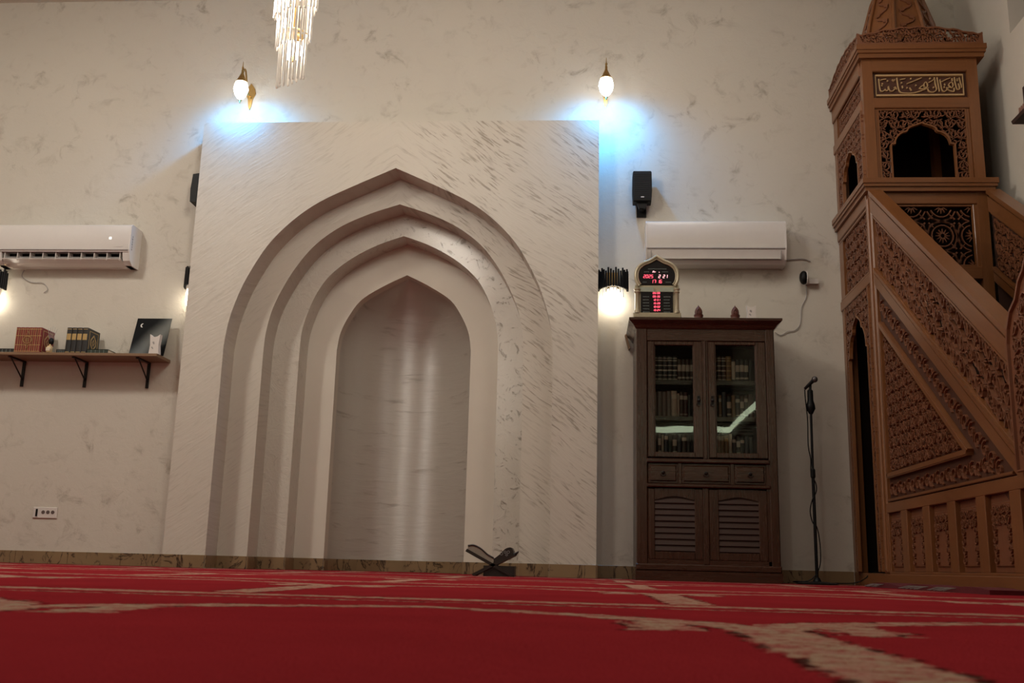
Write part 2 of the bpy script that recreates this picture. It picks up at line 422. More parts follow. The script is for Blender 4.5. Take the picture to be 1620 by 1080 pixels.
# skirting tiles of veined marble along walls and mihrab
def skirt(name, path, parent_struct=None):
    root = bpy.data.objects.new(name, None); C.objects.link(root); root['kind'] = 'structure'
    TL = .42
    for (x0, y0), (x1, y1) in zip(path[:-1], path[1:]):
        L = math.hypot(x1-x0, y1-y0); n = max(1, round(L/TL)); ux, uy = (x1-x0)/L, (y1-y0)/L; nx, ny = uy, -ux
        for i in range(n):
            a, b2 = L*i/n+.0012, L*(i+1)/n-.0012
            fr = lambda s_, z, c, x0=x0, y0=y0, ux=ux, uy=uy, nx=nx, ny=ny: (x0+ux*s_+nx*c, y0+uy*s_+ny*c, z)
            obj('tile', MB().bbox(fr, a, b2, 0, .098, -.002, .011, .002), M_marble, root)
    return root
hw = [1.322, 1.076, .846, .588]
left = [(XL, 8.0), (-3.245, 8.0)]
skirt('baseboard_back', left)
mpath = [(-3.245, 8.0), (-3.245, 7.75), (XC-hw[0], 7.75), (XC-hw[0], 8.0), (XC-hw[1], 8.0), (XC-hw[1], 8.25), (XC-hw[2], 8.25), (XC-hw[2], 8.5), (XC-hw[3], 8.5), (XC-hw[3], 8.62)]
for k in range(1, 8): t_ = PI*k/8; mpath.append((XC-.588*math.cos(t_), 8.62+.588*.86*math.sin(t_)))
mpath += [(XC+hw[3], 8.62), (XC+hw[3], 8.5), (XC+hw[2], 8.5), (XC+hw[2], 8.25), (XC+hw[1], 8.25), (XC+hw[1], 8.0), (XC+hw[0], 8.0), (XC+hw[0], 7.75), (.087, 7.75), (.087, 8.0)]
skirt('baseboard_mihrab', mpath)
skirt('baseboard_right', [(.087, 8.0), (2.03, 8.0)])

# ------------------------------------------------------------------ carving patterns
def inpoly(p, poly):
    x, y = p; c = False; j = len(poly)-1
    for i in range(len(poly)):
        xi, yi = poly[i]; xj, yj = poly[j]
        if (yi > y) != (yj > y) and x < (xj-xi)*(y-yi)/(yj-yi)+xi: c = not c
        j = i
    return c
def clip_strokes(strokes, poly):
    out = []
    for pts, wd, tp in strokes:
        cur = []
        for p in pts:
            if inpoly(p, poly): cur.append(p)
            else:
                if len(cur) > 1: out.append((cur, wd, tp))
                cur = []
        if len(cur) > 1: out.append((cur, wd, tp))
    return out
def arabesque(poly, cell, wd, seed=0):
    rnd = random.Random(seed); us = [p[0] for p in poly]; vs_ = [p[1] for p in poly]
    u0, u1, v0, v1 = min(us), max(us), min(vs_), max(vs_)
    nu, nv = max(1, round((u1-u0)/cell)), max(1, round((v1-v0)/cell)); cu, cv = (u1-u0)/nu, (v1-v0)/nv
    st = []
    for i in range(nu):
        for j in range(nv):
            x, y = u0+cu*(i+.5), v0+cv*(j+.5); dr = 1 if (i+j) % 2 else -1; a0 = rnd.random()*2*PI if (i*7+j) % 3 else PI/2
            rx, ry = cu*.5, cv*.5
            N = 13; pts = []
            for k in range(N):
                t_ = k/(N-1); a = a0+dr*t_*2.5*PI; r = 1-.78*t_
                pts.append((x+rx*r*math.cos(a), y+ry*r*math.sin(a)))
            st.append((pts, wd, False))
            for q in range(3):                                    # leaves leaving the scroll
                a = a0+dr*(q*2*PI/3+.6); r0, r1 = .55, 1.15
                st.append(([(x+rx*r0*math.cos(a), y+ry*r0*math.sin(a)), (x+rx*.85*math.cos(a+dr*.25), y+ry*.85*math.sin(a+dr*.25)), (x+rx*r1*math.cos(a+dr*.6), y+ry*r1*math.sin(a+dr*.6))], wd*1.7, True))
            if (i*2+j) % 5 == 0:                                   # flower
                for q in range(6):
                    a = q*PI/3
                    st.append(([(x, y), (x+rx*.3*math.cos(a), y+ry*.3*math.sin(a)), (x+rx*.5*math.cos(a), y+ry*.5*math.sin(a))], wd*1.6, True))
            st.append(([(x-cu*.5, y-cv*.25*dr), (x-cu*.2, y-cv*.42*dr), (x+cu*.2, y+cv*.42*dr), (x+cu*.5, y+cv*.25*dr)], wd, False))
    return clip_strokes(st, poly)
def starwork(u0, u1, v0, v1, cell, wd):
    st = []; nu, nv = round((u1-u0)/cell), round((v1-v0)/cell); cu, cv = (u1-u0)/nu, (v1-v0)/nv
    for i in range(nu+1):
        for j in range(nv+1):
            x, y = u0+cu*i, v0+cv*j
            for rr in (.5, .36):
                st.append(([(x+cu*rr*math.cos(a*PI/9), y+cv*rr*math.sin(a*PI/9)) for a in range(19)], wd, False))
            for q in range(12):
                a = q*PI/6; st.append(([(x+cu*.07*math.cos(a), y+cv*.07*math.sin(a)), (x+cu*.15*math.cos(a), y+cv*.15*math.sin(a)), (x+cu*.24*math.cos(a), y+cv*.24*math.sin(a))], wd*1.5, True))
            cx, cy_ = x+cu/2, y+cv/2
            for q in range(4):
                a = PI/4+q*PI/2
                st.append(([(cx+cu*.08*math.cos(a), cy_+cv*.08*math.sin(a)), (cx+cu*.2*math.cos(a), cy_+cv*.2*math.sin(a)), (cx+cu*.34*math.cos(a), cy_+cv*.34*math.sin(a))], wd*1.5, True))
                st.append(([(cx+cu*.5*math.cos(q*PI/2), cy_+cv*.5*math.sin(q*PI/2)), (cx+cu*.16*math.cos(a), cy_+cv*.16*math.sin(a)), (cx+cu*.5*math.cos((q+1)*PI/2), cy_+cv*.5*math.sin((q+1)*PI/2))], wd, False))
    return clip_strokes(st, [(u0, v0), (u1, v0), (u1, v1), (u0, v1)])
def carve(name, strokes, fr, c0, c1, mt, parent):
    mb = MB()
    for pts, wd, tp in strokes: mb.ribbon(pts, wd, fr, c0, c1, tp)
    o = obj(name, mb, mt, parent); o['kind'] = 'stuff'; return o
def running_scroll(p0, p1, h, wd):
    L = math.hypot(p1[0]-p0[0], p1[1]-p0[1]); n = max(1, round(L/(h*.95))); ux, uy = (p1[0]-p0[0])/L, (p1[1]-p0[1])/L; nx, ny = -uy, ux
    st = []
    for i in range(n):
        c = L*(i+.5)/n; dr = 1 if i % 2 else -1; pts = []
        for k in range(12):
            t_ = k/11; a = dr*PI/2+dr*t_*2.4*PI; r = h*.46*(1-.75*t_)
            pts.append((c+r*math.cos(a), r*math.sin(a)))
        st.append((pts, wd, False))
        st.append(([(c+h*.1, dr*h*.1), (c+h*.3, -dr*h*.15), (c+h*.48, -dr*h*.4)], wd*2, True))
    return [([(p0[0]+ux*a+nx*b_, p0[1]+uy*a+ny*b_) for a, b_ in pts], w_, tp) for pts, w_, tp in st]
def lobed(hw_, spring, apex, x0):
    h = apex-spring
    half = [(1, 0), (.97, .03), (.87, .05), (.86, .18), (.82, .32), (.74, .46), (.62, .57), (.50, .61), (.46, .66), (.44, .74), (.36, .82), (.24, .88), (.12, .93), (.05, .97), (0, 1)]
    R = [(x0+a*hw_, spring+b_*h) for a, b_ in half]; L = [(x0-a*hw_, spring+b_*h) for a, b_ in half]
    return L + list(reversed(R))[1:]         # from the left spring over the apex to the right spring
def arch_panel(name, fr, a0, a1, b0, b1, o0, o1, spring, apex, parent, cell=.085, wd=.011, seed=1):
    """openwork spandrel panel round a lobed opening; a frame fillet, an edge fillet and scrolls"""
    xm = (o0+o1)/2; lob = lobed((o1-o0)/2, spring, apex, xm)
    inner = [(o0, b0)]+lob+[(o1, b0)]
    poly = [(a0, b0), (a0, b1), (a1, b1), (a1, b0)]+list(reversed(inner))
    st = arabesque(poly, cell, wd, seed)
    mb = MB()
    for pts, w_, tp in st: mb.ribbon(pts, w_, fr, 0, .016, tp)
    p = obj(name, mb, M_carve, parent); p['kind'] = 'stuff'
    mb = MB(); mb.ribbon(inner, .016, fr, -.004, .022); mb.ribbon([(a0+.008, b0), (a0+.008, b1-.008), (a1-.008, b1-.008), (a1-.008, b0)], .018, fr, -.004, .02)
    obj('edge_fillet', mb, M_minbar, p)
    return p

# ------------------------------------------------------------------ minbar
X0 = 2.03; SL = .72; YT = 7.05
mb_ = thing('minbar', 'tall carved brown wooden pulpit with staircase, fretwork tower and pointed spire by right wall', 'pulpit', (2.45, 7.0, 0))
SF = side(X0)
def zt(y): return 2.795-SL*(YT-y)
def line_z(c, y): return c-SL*(YT-y)
YE = 4.42    # foot of the stair side
# lower side: solid body set back, with rails, stiles and framed carved panels
def sloped(mbx, ca, cb, y0, y1, c0, c1, fr=SF):
    mbx.prism([(y0, line_z(ca, y0)), (y1, line_z(ca, y1)), (y1, line_z(cb, y1)), (y0, line_z(cb, y0))], fr, c0, c1)
body = MB().prism([(7.05, .09), (7.05, 2.1), (4.93, .56), (YE, .56), (YE, .09)], SF, -.05, -.028)
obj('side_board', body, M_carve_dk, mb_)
obj('base_plinth', MB().bbox(SF, YE-.02, 7.17, 0, .085, -.06, .008, .004), M_minbar_y, mb_)
obj('lower_rail', MB().bbox(SF, YE, 7.05, .085, .10, -.03, .004, .002), M_minbar_y, mb_)
obj('middle_rail', MB().bbox(SF, YE, 7.05, .485, .55, -.03, .004, .003), M_minbar_y, mb_)
pitch = .4275; k = 0
yR = 7.067
while True:
    ya = 7.06-pitch*k; yb = ya-.305              # panel k spans yb..ya
    if yb < YE+.05: break
    st_ = MB().bbox(SF, ya, (7.17 if k == 0 else ya+pitch-.305), .10, .485, -.03, .004, .003); obj('stile', st_, M_minbar, mb_)
    pn = obj('lower_panel', MB().bbox(SF, yb, ya, .10, .485, -.048, -.026, .004).bbox(SF, yb+.03, ya-.03, .13, .445, -.03, -.016, .006), M_carve, mb_)
    poly = [(yb+.04, .14), (ya-.04, .14), (ya-.04, .43), (yb+.04, .43)]
    stk = running_scroll((yb+.065, .14), (yb+.065, .34), .05, .007)+running_scroll((ya-.065, .14), (ya-.065, .34), .05, .007)+arabesque([(yb+.04, .33), (ya-.04, .33), (ya-.04, .43), (yb+.04, .43)], .055, .007, k)
    carve('carving', clip_strokes(stk, poly), SF, -.017, -.006, M_carve, pn)
    k += 1
obj('stile', MB().bbox(SF, YE, yb+pitch-.0, .10, .485, -.03, .004, .003), M_minbar, mb_)
# triangular field
def band(p0, p1, wd, c0, c1, mt, name, fr=SF):
    (a0, b0), (a1, b1) = p0, p1; L = math.hypot(a1-a0, b1-b0); nx, ny = -(b1-b0)/L*wd/2, (a1-a0)/L*wd/2
    mbx = MB(); 
    mbx.prism([(a0+nx, b0+ny), (a1+nx, b1+ny), (a1-nx, b1-ny), (a0-nx, b0-ny)], fr, c0, c1-.004)
    mbx.prism([(a0+nx*.6, b0+ny*.6), (a1+nx*.6, b1+ny*.6), (a1-nx*.6, b1-ny*.6), (a0-nx*.6, b0-ny*.6)], fr, c1-.004, c1)
    return obj(name, mbx, mt, mb_)
TA, TB, TC = (6.965, 1.785), (6.995, .728), (5.49, .728)
TA = (6.99, line_z(1.82, 6.99)); TC = (YT-(1.82-.728)/SL, .728)
band(TA, TC, .040, -.03, .012, M_minbar_s, 'triangle_moulding')
band((6.99, .728), (6.99, TA[1]), .040, -.03, .010, M_minbar, 'triangle_moulding')
band((7.0, .728), TC, .036, -.03, .010, M_minbar_y, 'triangle_moulding')
tri = [(6.955, .755), (6.955, line_z(1.765, 6.955)), (YT-(1.765-.755)/SL, .755)]
tp_ = obj('triangle_panel', MB().prism(tri, SF, -.03, -.018), M_ground, mb_)
carve('carving', arabesque(tri, .075, .010, 5), SF, -.019, -.003, M_carve, tp_)
# ornament strips
s1_ = MB(); sloped(s1_, 1.85, 2.075, 4.95, 7.02, -.03, -.018); sp1 = obj('border_strip', s1_, M_ground, mb_)
carve('carving', running_scroll((6.99, line_z(1.965, 6.99)), (5.12, line_z(1.962, 5.12)), .105, .009), SF, -.019, -.004, M_carve, sp1)
sp2 = obj('border_strip', MB().prism([(7.02, .553), (7.02, .708), (YT-(1.85-.708)/SL, .708), (YT-(1.85-.553)/SL, .553)], SF, -.03, -.018), M_ground, mb_)
carve('carving', running_scroll((6.99, .633), (5.20, .633), .095, .009), SF, -.019, -.004, M_carve, sp2)
band((7.02, .566), (4.98, .566), .018, -.03, .006, M_minbar_y, 'strip_fillet')
# stringer and handrail, moulded
def moulding_slope(name, ca, cb, y0, y1, x_face, mt, thick=.07, parent=mb_, sgn=1):
    fr = (lambda a, b_, c: (x_face-c*sgn, a, b_)); m_ = MB(); d_ = cb-ca
    sloped(m_, ca, cb, y0, y1, -thick, .0, fr); sloped(m_, ca+d_*.10, cb-d_*.28, y0, y1, 0, .012, fr); sloped(m_, cb-d_*.16, cb+.006, y0, y1, -thick-.01, .020, fr)
    return obj(name, m_, mt, parent)
moulding_slope('stringer', 2.075, 2.21, 4.62, 7.02, X0, M_minbar_s)
moulding_slope('handrail', 2.61, 2.79, 4.55, 7.03, X0, M_minbar_s)
# openwork railing panel between stringer and handrail
rp = [(7.0, line_z(2.21, 7.0)), (7.0, line_z(2.61, 7.0)), (4.56, line_z(2.61, 4.56)), (4.56, line_z(2.21, 4.56))]
def slope_arab(ca, cb, y0, y1, cell, wd, seed):
    # pattern laid along the slope
    L = y1-y0; base = [(0, 0), (L, 0), (L, cb-ca), (0, cb-ca)]
    st = arabesque(base, cell, wd, seed)
    return [([(y0+a, line_z(ca+b_, y0+a)) for a, b_ in pts], w_, tp) for pts, w_, tp in st]
rl = carve('railing_fretwork', slope_arab(2.21, 2.61, 4.58, 7.0, .115, .0095, 11), SF, -.03, -.006, M_carve, mb_)
fb = MB(); sloped(fb, 2.21, 2.225, 4.58, 7.0, -.03, .004); sloped(fb, 2.595, 2.61, 4.58, 7.0, -.03, .004); obj('railing_fillet', fb, M_minbar_s, mb_)
# newel panel with a scalloped crest at the foot of the stair
nw = [(4.84, .56), (4.84, 1.16), (4.825, 1.23), (4.78, 1.305), (4.71, 1.345), (4.66, 1.42), (4.60, 1.46), (4.54, 1.54), (4.46, 1.50), (YE, 1.42), (YE, .56)]
npn = obj('newel_panel', MB().prism(nw, SF, .0, .03), M_carve, mb_)
nmb = MB().ribbon(nw, .02, SF, .03, .044, closed=True)
obj('edge_fillet', nmb, M_carve, npn)
carve('carving', arabesque([(4.80, .6), (4.80, 1.15), (4.72, 1.28), (4.6, 1.4), (4.45, 1.42), (4.45, .6)], .08, .010, 3), SF, .03, .042, M_carve, npn)
# stair: steps between the two sides
XS0, XS1 = 2.10, 2.80
n_st = 9
for i in range(n_st):
    yf = 4.45+i*.285; zz = .20*(i+1)
    obj('step', MB().box(XS0, XS1, yf, yf+.285 if i < n_st-1 else 7.08, max(0, zz-.24), zz-.03).box(XS0, XS1, yf-.02, yf+.285 if i < n_st-1 else 7.08, zz-.03, zz), M_carve_dk, mb_)
# right-hand side of the stair
XR0 = 2.86
fr_r = lambda a, b_, c: (XR0-c, a, b_)
m_ = MB().prism([(7.05, .0), (7.05, 2.62), (4.42, line_z(2.62, 4.42)), (4.42, .0)], fr_r, -.035, -.01); obj('far_side_board', m_, M_carve_dk, mb_)
moulding_slope('handrail', 2.61, 2.79, 4.55, 7.05, XR0, M_minbar_s)
moulding_slope('stringer', 2.10, 2.21, 4.55, 7.05, XR0, M_minbar_s)
carve('railing_fretwork', slope_arab(2.23, 2.6, 4.58, 7.0, .09, .012, 17), fr_r, -.012, .006, M_carve, mb_)

# tower
TX0, TX1, TY0, TY1 = 2.035, 2.87, 7.10, 7.995
FF = front(TY0); TS = side(TX0)
# corner posts from floor to cornice
def post(x0, x1, y0, y1, z0, z1): return obj('tower_post', MB().box(x0, x1, y0, y1, z0, z1), M_minbar, mb_)
post(TX0, TX0+.07, TY1-.115, TY1, 0, 3.86); post(TX0, TX0+.075, TY0, TY0+.07, 0.5, 3.86); post(TX1-.075, TX1, TY0, TY0+.075, 0, 3.86); post(TX1-.075, TX1, TY1-.1, TY1, 0, 3.86)
# moulded post between tower side and stair, seen as a pale vertical bead
obj('bead_post', MB().bbox(side(TX0), 7.055, 7.185, .085, 2.76, -.05, .006, .01).bbox(side(TX0), 7.09, 7.13, .1, 2.74, .0, .020, .008), M_minbar, mb_)
# interior boards, painted black in place of the tower's unlit depth
obj('interior_shade_board', MB().box(TX0+.02, TX1, TY1-.02, TY1, .1, 3.86).box(TX1-.02, TX1-.005, TY0+.05, TY1, .1, 3.86).box(TX0+.02, TX1, TY0, TY1, 3.86, 3.88).box(TX0+.04, TX1, TY0+.08, TY1, 2.80, 2.83), M_black, mb_)
obj('interior_shade_board', MB().box(TX0+.075, TX1-.06, TY0+.10, TY0+.115, 0.1, 2.80), M_black, mb_)
obj('threshold', MB().box(TX0+.01, TX0+.3, 7.17, TY1, 0, .09), M_minbar_y, mb_)
# left face: rails
def srail(z0, z1, e=.012): return obj('tower_rail', MB().bbox(TS, TY0+.05, TY1, z0, z1, -.05, e, .006), M_minbar_y, mb_)
srail(2.12, 2.20); srail(2.70, 2.79); srail(3.455, 3.535); srail(3.735, 3.86)
srail(2.20, 2.225, .004); srail(2.675, 2.70, .004)
carve('tower_fretwork', arabesque([(7.19, 2.225), (7.85, 2.225), (7.85, 2.675), (7.19, 2.675)], .095, .012, 21), TS, -.03, -.008, M_carve, mb_)
obj('fretwork_shade_board', MB().boxf(TS, 7.19, 7.87, 2.2, 2.7, -.055, -.045), M_black, mb_)  # black sheet added for the darkness behind the holes
arch_panel('door_arch_fretwork', TS, 7.19, 7.865, .10, 2.12, 7.27, 7.80, 1.68, 1.975, mb_, .075, .011, 31)
arch_panel('tower_arch_fretwork', TS, 7.14, 7.87, 2.89, 3.455, 7.28, 7.725, 3.10, 3.275, mb_, .075, .011, 32)
obj('calligraphy_ground', MB().boxf(TS, 7.13, 7.88, 3.535, 3.735, -.04, -.02), M_carve_dk, mb_)
cs = MB().ribbon([(7.16, 3.555), (7.84, 3.555), (7.84, 3.715), (7.16, 3.715)], .016, TS, -.02, -.004, closed=True); obj('inlay_frame', cs, M_carve, mb_)
carve('calligraphy_scrolls', arabesque([(7.17, 3.565), (7.83, 3.565), (7.83, 3.705), (7.17, 3.705)], .065, .009, 41), TS, -.02, -.006, M_carve, mb_)
# cornices
def ring(name, z0, z1, ex, e2):
    m_ = MB(); x0, x1, y0, y1 = TX0, TX1+.02, TY0, TY1
    m_.box(x0-ex*.6, x1+ex*.6, y0-ex*.6, y1, z0, z0+(z1-z0)*.35); m_.box(x0-ex*.85, x1+ex*.85, y0-ex*.85, y1, z0+(z1-z0)*.35, z0+(z1-z0)*.6)
    m_.box(x0-ex, x1+ex, y0-ex, y1, z0+(z1-z0)*.6, z1)
    return obj(name, m_, M_minbar_x, mb_)
ring('upper_cornice', 3.845, 3.945, .045, 0); ring('middle_cornice', 2.79, 2.885, .05, 0)
# front face
def frail(z0, z1, e=.012): return obj('tower_rail', MB().bbox(FF, TX0+.07, TX1-.07, z0, z1, -.05, e, .006), M_minbar_x, mb_)
frail(3.745, 3.86, 0); frail(3.45, 3.535, 0); frail(2.70, 2.79, 0); frail(2.14, 2.235, 0)
obj('calligraphy_board', MB().boxf(FF, TX0+.07, TX1-.07, 3.535, 3.745, -.04, -.028), M_ground, mb_)
U0, U1, V0, V1 = 2.127, 2.776, 3.552, 3.728
obj('inlay_frame', MB().ribbon([(U0+.008, V0+.008), (U1-.008, V0+.008), (U1-.008, V1-.008), (U0+.008, V1-.008)], .017, FF, -.028, -.012, closed=True), M_gilt, mb_)
def cal(px, py): return (U0+(px-45)/1478*(U1-U0), V1-(py-112)/366*(V1-V0))
ST = [[(1450,170),(1462,240),(1475,300),(1478,340)], [(1370,165),(1378,260),(1390,330),(1405,370),(1440,362),(1438,300),(1425,270)], [(1405,190),(1420,230)],
 [(1130,200),(1140,290),(1150,370),(1180,402),(1230,375),(1262,335),(1320,335),(1342,290),(1320,250),(1285,262),(1270,300),(1300,330)], [(1150,240),(1220,205),(1300,175)], [(1230,330),(1250,370),(1300,395),(1350,400),(1352,340)],
 [(1085,165),(1096,280),(1110,400)], [(1040,165),(1050,280),(1065,360),(1030,400),(985,412),(935,392),(912,340)], [(940,250),(990,225),(1040,190)],
 [(780,340),(840,298),(872,330),(915,318),(918,275),(890,240),(862,278),(870,330)], [(935,335),(850,370),(750,405),(650,425),(560,425),(480,415),(445,375),(430,300),(420,165)],
 [(580,265),(700,220),(830,168)], [(780,340),(800,352),(860,352),(930,335)],
 [(118,180),(124,290),(135,375),(160,392),(205,372),(215,350),(230,382),(268,360),(275,300),(290,382),(345,382),(380,345),(405,360),(385,320),(360,335)], [(140,205),(190,190),(240,185)],
 [(470,200),(500,190),(560,180)], [(500,300),(510,340)], [(340,190),(370,220),(385,190)], [(620,330),(650,380)], [(1330,180),(1335,230)], [(1200,270),(1210,300)], [(150,290),(175,300)]]
tx = MB()
for s_ in ST: tx.ribbon([cal(*p) for p in cr(s_, 3)], .0078, FF, -.028, -.016)
for dx_, dy_ in ((650,180),(965,180),(725,295),(575,335),(170,265),(260,215),(1015,330),(490,250),(370,205),(1190,330),(1415,200)):
    a, b_ = cal(dx_, dy_); tx.prism([(a-.007, b_), (a, b_+.007), (a+.007, b_), (a, b_-.007)], FF, -.028, -.016)
obj('calligraphy', tx, M_gilt, mb_)
obj('panel_stile', MB().bbox(FF, TX0+.075, 2.135, 2.885, 3.45, -.04, -.012, .004), M_minbar, mb_); obj('panel_stile', MB().bbox(FF, 2.77, TX1-.075, 2.885, 3.45, -.04, -.012, .004), M_minbar, mb_)
arch_panel('front_arch_fretwork', front(TY0+.03), 2.13, 2.775, 2.885, 3.45, 2.218, 2.675, 3.165, 3.338, mb_, .080, .010, 33)
obj('panel_stile', MB().bbox(FF, 2.765, 2.812, 2.2, 2.70, -.04, -.006, .004), M_minbar, mb_)
pp = carve('star_fretwork', starwork(2.125, 2.755, 2.245, 2.69, .215, .0095), front(TY0+.035), 0, .014, M_carve, mb_)
obj('edge_fillet', MB().ribbon([(2.125, 2.243), (2.762, 2.243), (2.762, 2.692), (2.125, 2.692)], .018, front(TY0+.03), 0, .02, closed=True), M_minbar, pp)
obj('fretwork_shade_board', MB().boxf(FF, 2.1, 2.8, 2.2, 2.72, -.085, -.075), M_black, mb_)  # black sheet put behind the star openwork as shade
# fretwork crests on the upper cornice
def crest(name, fr, a0, a1, z0, h0, h1, seed):
    n = 26; top = []
    for i in range(n+1):
        t_ = i/n; hh = h0+(h1-h0)*math.sin(PI*t_)**.8 + .014*abs(math.sin(t_*PI*7))
        if t_ < .03 or t_ > .97: hh = h0+.035
        top.append((a0+(a1-a0)*t_, z0+hh))
    poly = [(a0, z0)]+top+[(a1, z0)]
    m_ = MB()
    for pts, w_, tp in arabesque(poly, .062, .012, seed): m_.ribbon(pts, w_, fr, 0, .016, tp)
    m_.ribbon(top, .016, fr, -.003, .02); m_.boxf(fr, a0, a1, z0, z0+.014, -.004, .02)
    m_.prism([(a0, z0), (a0+.05, z0), (a0+.012, z0+h0+.04), (a0, z0+h0+.045)], fr, 0, .018); m_.prism([(a1, z0), (a1-.05, z0), (a1-.012, z0+h0+.04), (a1, z0+h0+.045)], fr, 0, .018)
    return tag(obj(name, m_, M_carve, mb_), kind='stuff')
crest('crest_fretwork', front(TY0-.02), 2.0, 2.915, 3.945, .05, .13, 51); crest('crest_fretwork', side(TX0-.015), TY0-.03, TY1-.02, 3.945, .05, .13, 52)
# spire
SX, SY = 2.457, 7.55
zs = [3.945, 4.05, 4.12, 4.33, 4.60, 4.80, 4.86]; rs = [.36, .35, .305, .262, .187, .10, .03]
def oct(r, k): a = PI/8+k*PI/4; return (SX+r*math.cos(a), SY+r*math.sin(a))
m_ = MB(); vv = [(oct(r, k)[0], oct(r, k)[1], z) for r, z in zip([q*.97 for q in rs], zs) for k in range(8)]
m_.add(vv, [(i*8+k, i*8+(k+1) % 8, (i+1)*8+(k+1) % 8, (i+1)*8+k) for i in range(len(zs)-1) for k in range(8)]+[tuple(range(8)), tuple(len(zs)*8-8+k for k in range(8))])
spo = obj('spire', m_, M_minbar, mb_)
for k in range(8):
    obj('rib', MB().tube([(*oct(r, k), z) for r, z in zip(rs, zs)], [.020, .020, .019, .018, .014, .010, .006], 6), M_minbar, spo)
for k in range(8):
    # carved leaf band on each facet
    a = (oct(1, k)[0]+oct(1, (k+1) % 8)[0])/2-SX, (oct(1, k)[1]+oct(1, (k+1) % 8)[1])/2-SY
    tdir = Vector((oct(1, (k+1) % 8)[0]-oct(1, k)[0], oct(1, (k+1) % 8)[1]-oct(1, k)[1])).normalized()
    def frs(p, q, c, a=a, tdir=tdir):
        # q = height, p = share of half width
        for i in range(len(zs)-1):
            if zs[i] <= q <= zs[i+1]+1e-6: r = rs[i]+(rs[i+1]-rs[i])*(q-zs[i])/(zs[i+1]-zs[i]); break
        hwid = r*math.sin(PI/8)*.72; g = r*.97+c
        return (SX+a[0]*g+tdir.x*p*hwid, SY+a[1]*g+tdir.y*p*hwid, q)
    cm = MB()
    for i in range(10):
        z0 = 4.02+i*.072; s_ = 1 if i % 2 else -1
        if z0 > 4.72: break
        for sgn in (-1, 1):
            cm.ribbon([(0, z0), (.45*sgn, z0+.03), (.8*sgn, z0+.06), (.3*sgn, z0+.075)], .5, lambda p, q, c: frs(p, q, c), 0, .012, True) if False else None
        pts = [(-.75*s_, z0), (-.2*s_, z0+.012), (.5*s_, z0+.035), (.75*s_, z0+.06), (.2*s_, z0+.072)]
        v_ = []
        for (p, q) in pts: v_ += [frs(p, q+.012, .0), frs(p, q+.008, .016), frs(p, q-.008, .016), frs(p, q-.012, 0)]
        cm.add(v_, [(4*i_+e, 4*i_+e+1, 4*i_+e+5, 4*i_+e+4) for i_ in range(len(pts)-1) for e in range(3)])
    tag(obj('spire_carving', cm, M_carve, spo), kind='stuff')
obj('roof_board', MB().box(TX0-.03, TX1+.05, TY0-.03, TY1, 3.93, 3.946), M_minbar_x, mb_)

# small red rug rolled and tucked along the pulpit
rg = thing('rug', 'narrow dark red rug with white fringes lying against the foot of the carved pulpit', 'rug', (1.95, 6.5, 0))
m_ = MB(); prof = []
for i in range(15):
    t_ = i/14; prof.append((7.02-2.1*t_, .004+.018*abs(math.sin(t_*9))+.01))
m_.prism([(a, .0) for a, _ in [(7.02, 0), (4.92, 0)]]+[(a, h) for a, h in reversed(prof)], side(2.015), 0, .16)
obj('woven_strip', m_, simple('rug_red', (.10, .006, .010), .95, var=.3, scale=60), rg)
fm = MB(); rr = random.Random(3)
for c0_, n_ in ((6.85, 9), (6.10, 12), (5.62, 10)):
    for i in range(n_):
        y_ = c0_-i*.03; a_ = rr.uniform(-.03, .05)
        fm.tube([(1.86, y_, .022), (1.835, y_+a_*.5, .018), (1.80, y_+a_, .006)], .0025, 4)
tag(obj('fringe', fm, simple('fringe_white', (.14, .105, .095), .9), rg), kind='stuff')

# ------------------------------------------------------------------ bookcase
cb = thing('bookcase', 'dark mahogany bookcase with two glass doors, three drawers and louvred lower doors', 'bookcase', (.88, 7.7, 0))
CF = front(7.45); CB = 7.96; CX0, CX1 = .372, 1.388
ca = MB(); ca.box(CX0, CX0+.03, 7.50, CB, .1, 1.84); ca.box(CX1-.03, CX1, 7.50, CB, .1, 1.84); ca.box(CX0+.03, CX1-.03, CB-.02, CB, .1, 1.84)
ca.box(CX0+.03, CX1-.03, 7.50, CB-.02, 1.80, 1.84); ca.box(CX0+.03, CX1-.03, 7.50, CB-.02, .865, .905); ca.box(CX0+.03, CX1-.03, 7.50, CB-.02, .12, .15)
ca.box(.868, .888, 7.52, CB-.02, .905, 1.80)
obj('carcass', ca, M_mah_dk, cb)
obj('side_stile', MB().bbox(CF, CX0, .452, .11, 1.85, -.055, .006, .006), M_mah, cb); obj('side_stile', MB().bbox(CF, 1.324, CX1, .11, 1.85, -.055, .006, .006), M_mah, cb)
obj('top_rail', MB().bbox(CF, .452, 1.324, 1.75, 1.85, -.05, .002, .003), M_mah_x, cb)
# cornice: splayed moulding
cm_ = MB()
lv = [(1.838, 0, 0), (1.848, .010, .010), (1.868, .022, .022), (1.888, .045, .045), (1.898, .056, .056), (1.915, .056, .056)]
vv = []
for z, ex, ey in lv: vv += [(CX0-ex, 7.445-ey, z), (CX1+ex, 7.445-ey, z), (CX1+ex, 7.97, z), (CX0-ex, 7.97, z)]
cm_.add(vv, [(i*4+k, i*4+(k+1) % 4, i*4+4+(k+1) % 4, i*4+4+k) for i in range(5) for k in range(4)]+[(0, 1, 2, 3), (20, 21, 22, 23)])
obj('cornice', cm_, M_mah_x, cb)
bs = MB(); bs.box(.362, 1.398, 7.435, CB, 0, .07); bs.bbox(CF, .366, 1.394, .07, .118, -.05, .012, .008); obj('base', bs, M_mah_x, cb)
obj('ledge', MB().bbox(CF, .445, 1.33, .838, .868, -.05, .022, .008), M_mah_x, cb); obj('ledge', MB().bbox(CF, .445, 1.33, .660, .686, -.05, .022, .008), M_mah_x, cb)
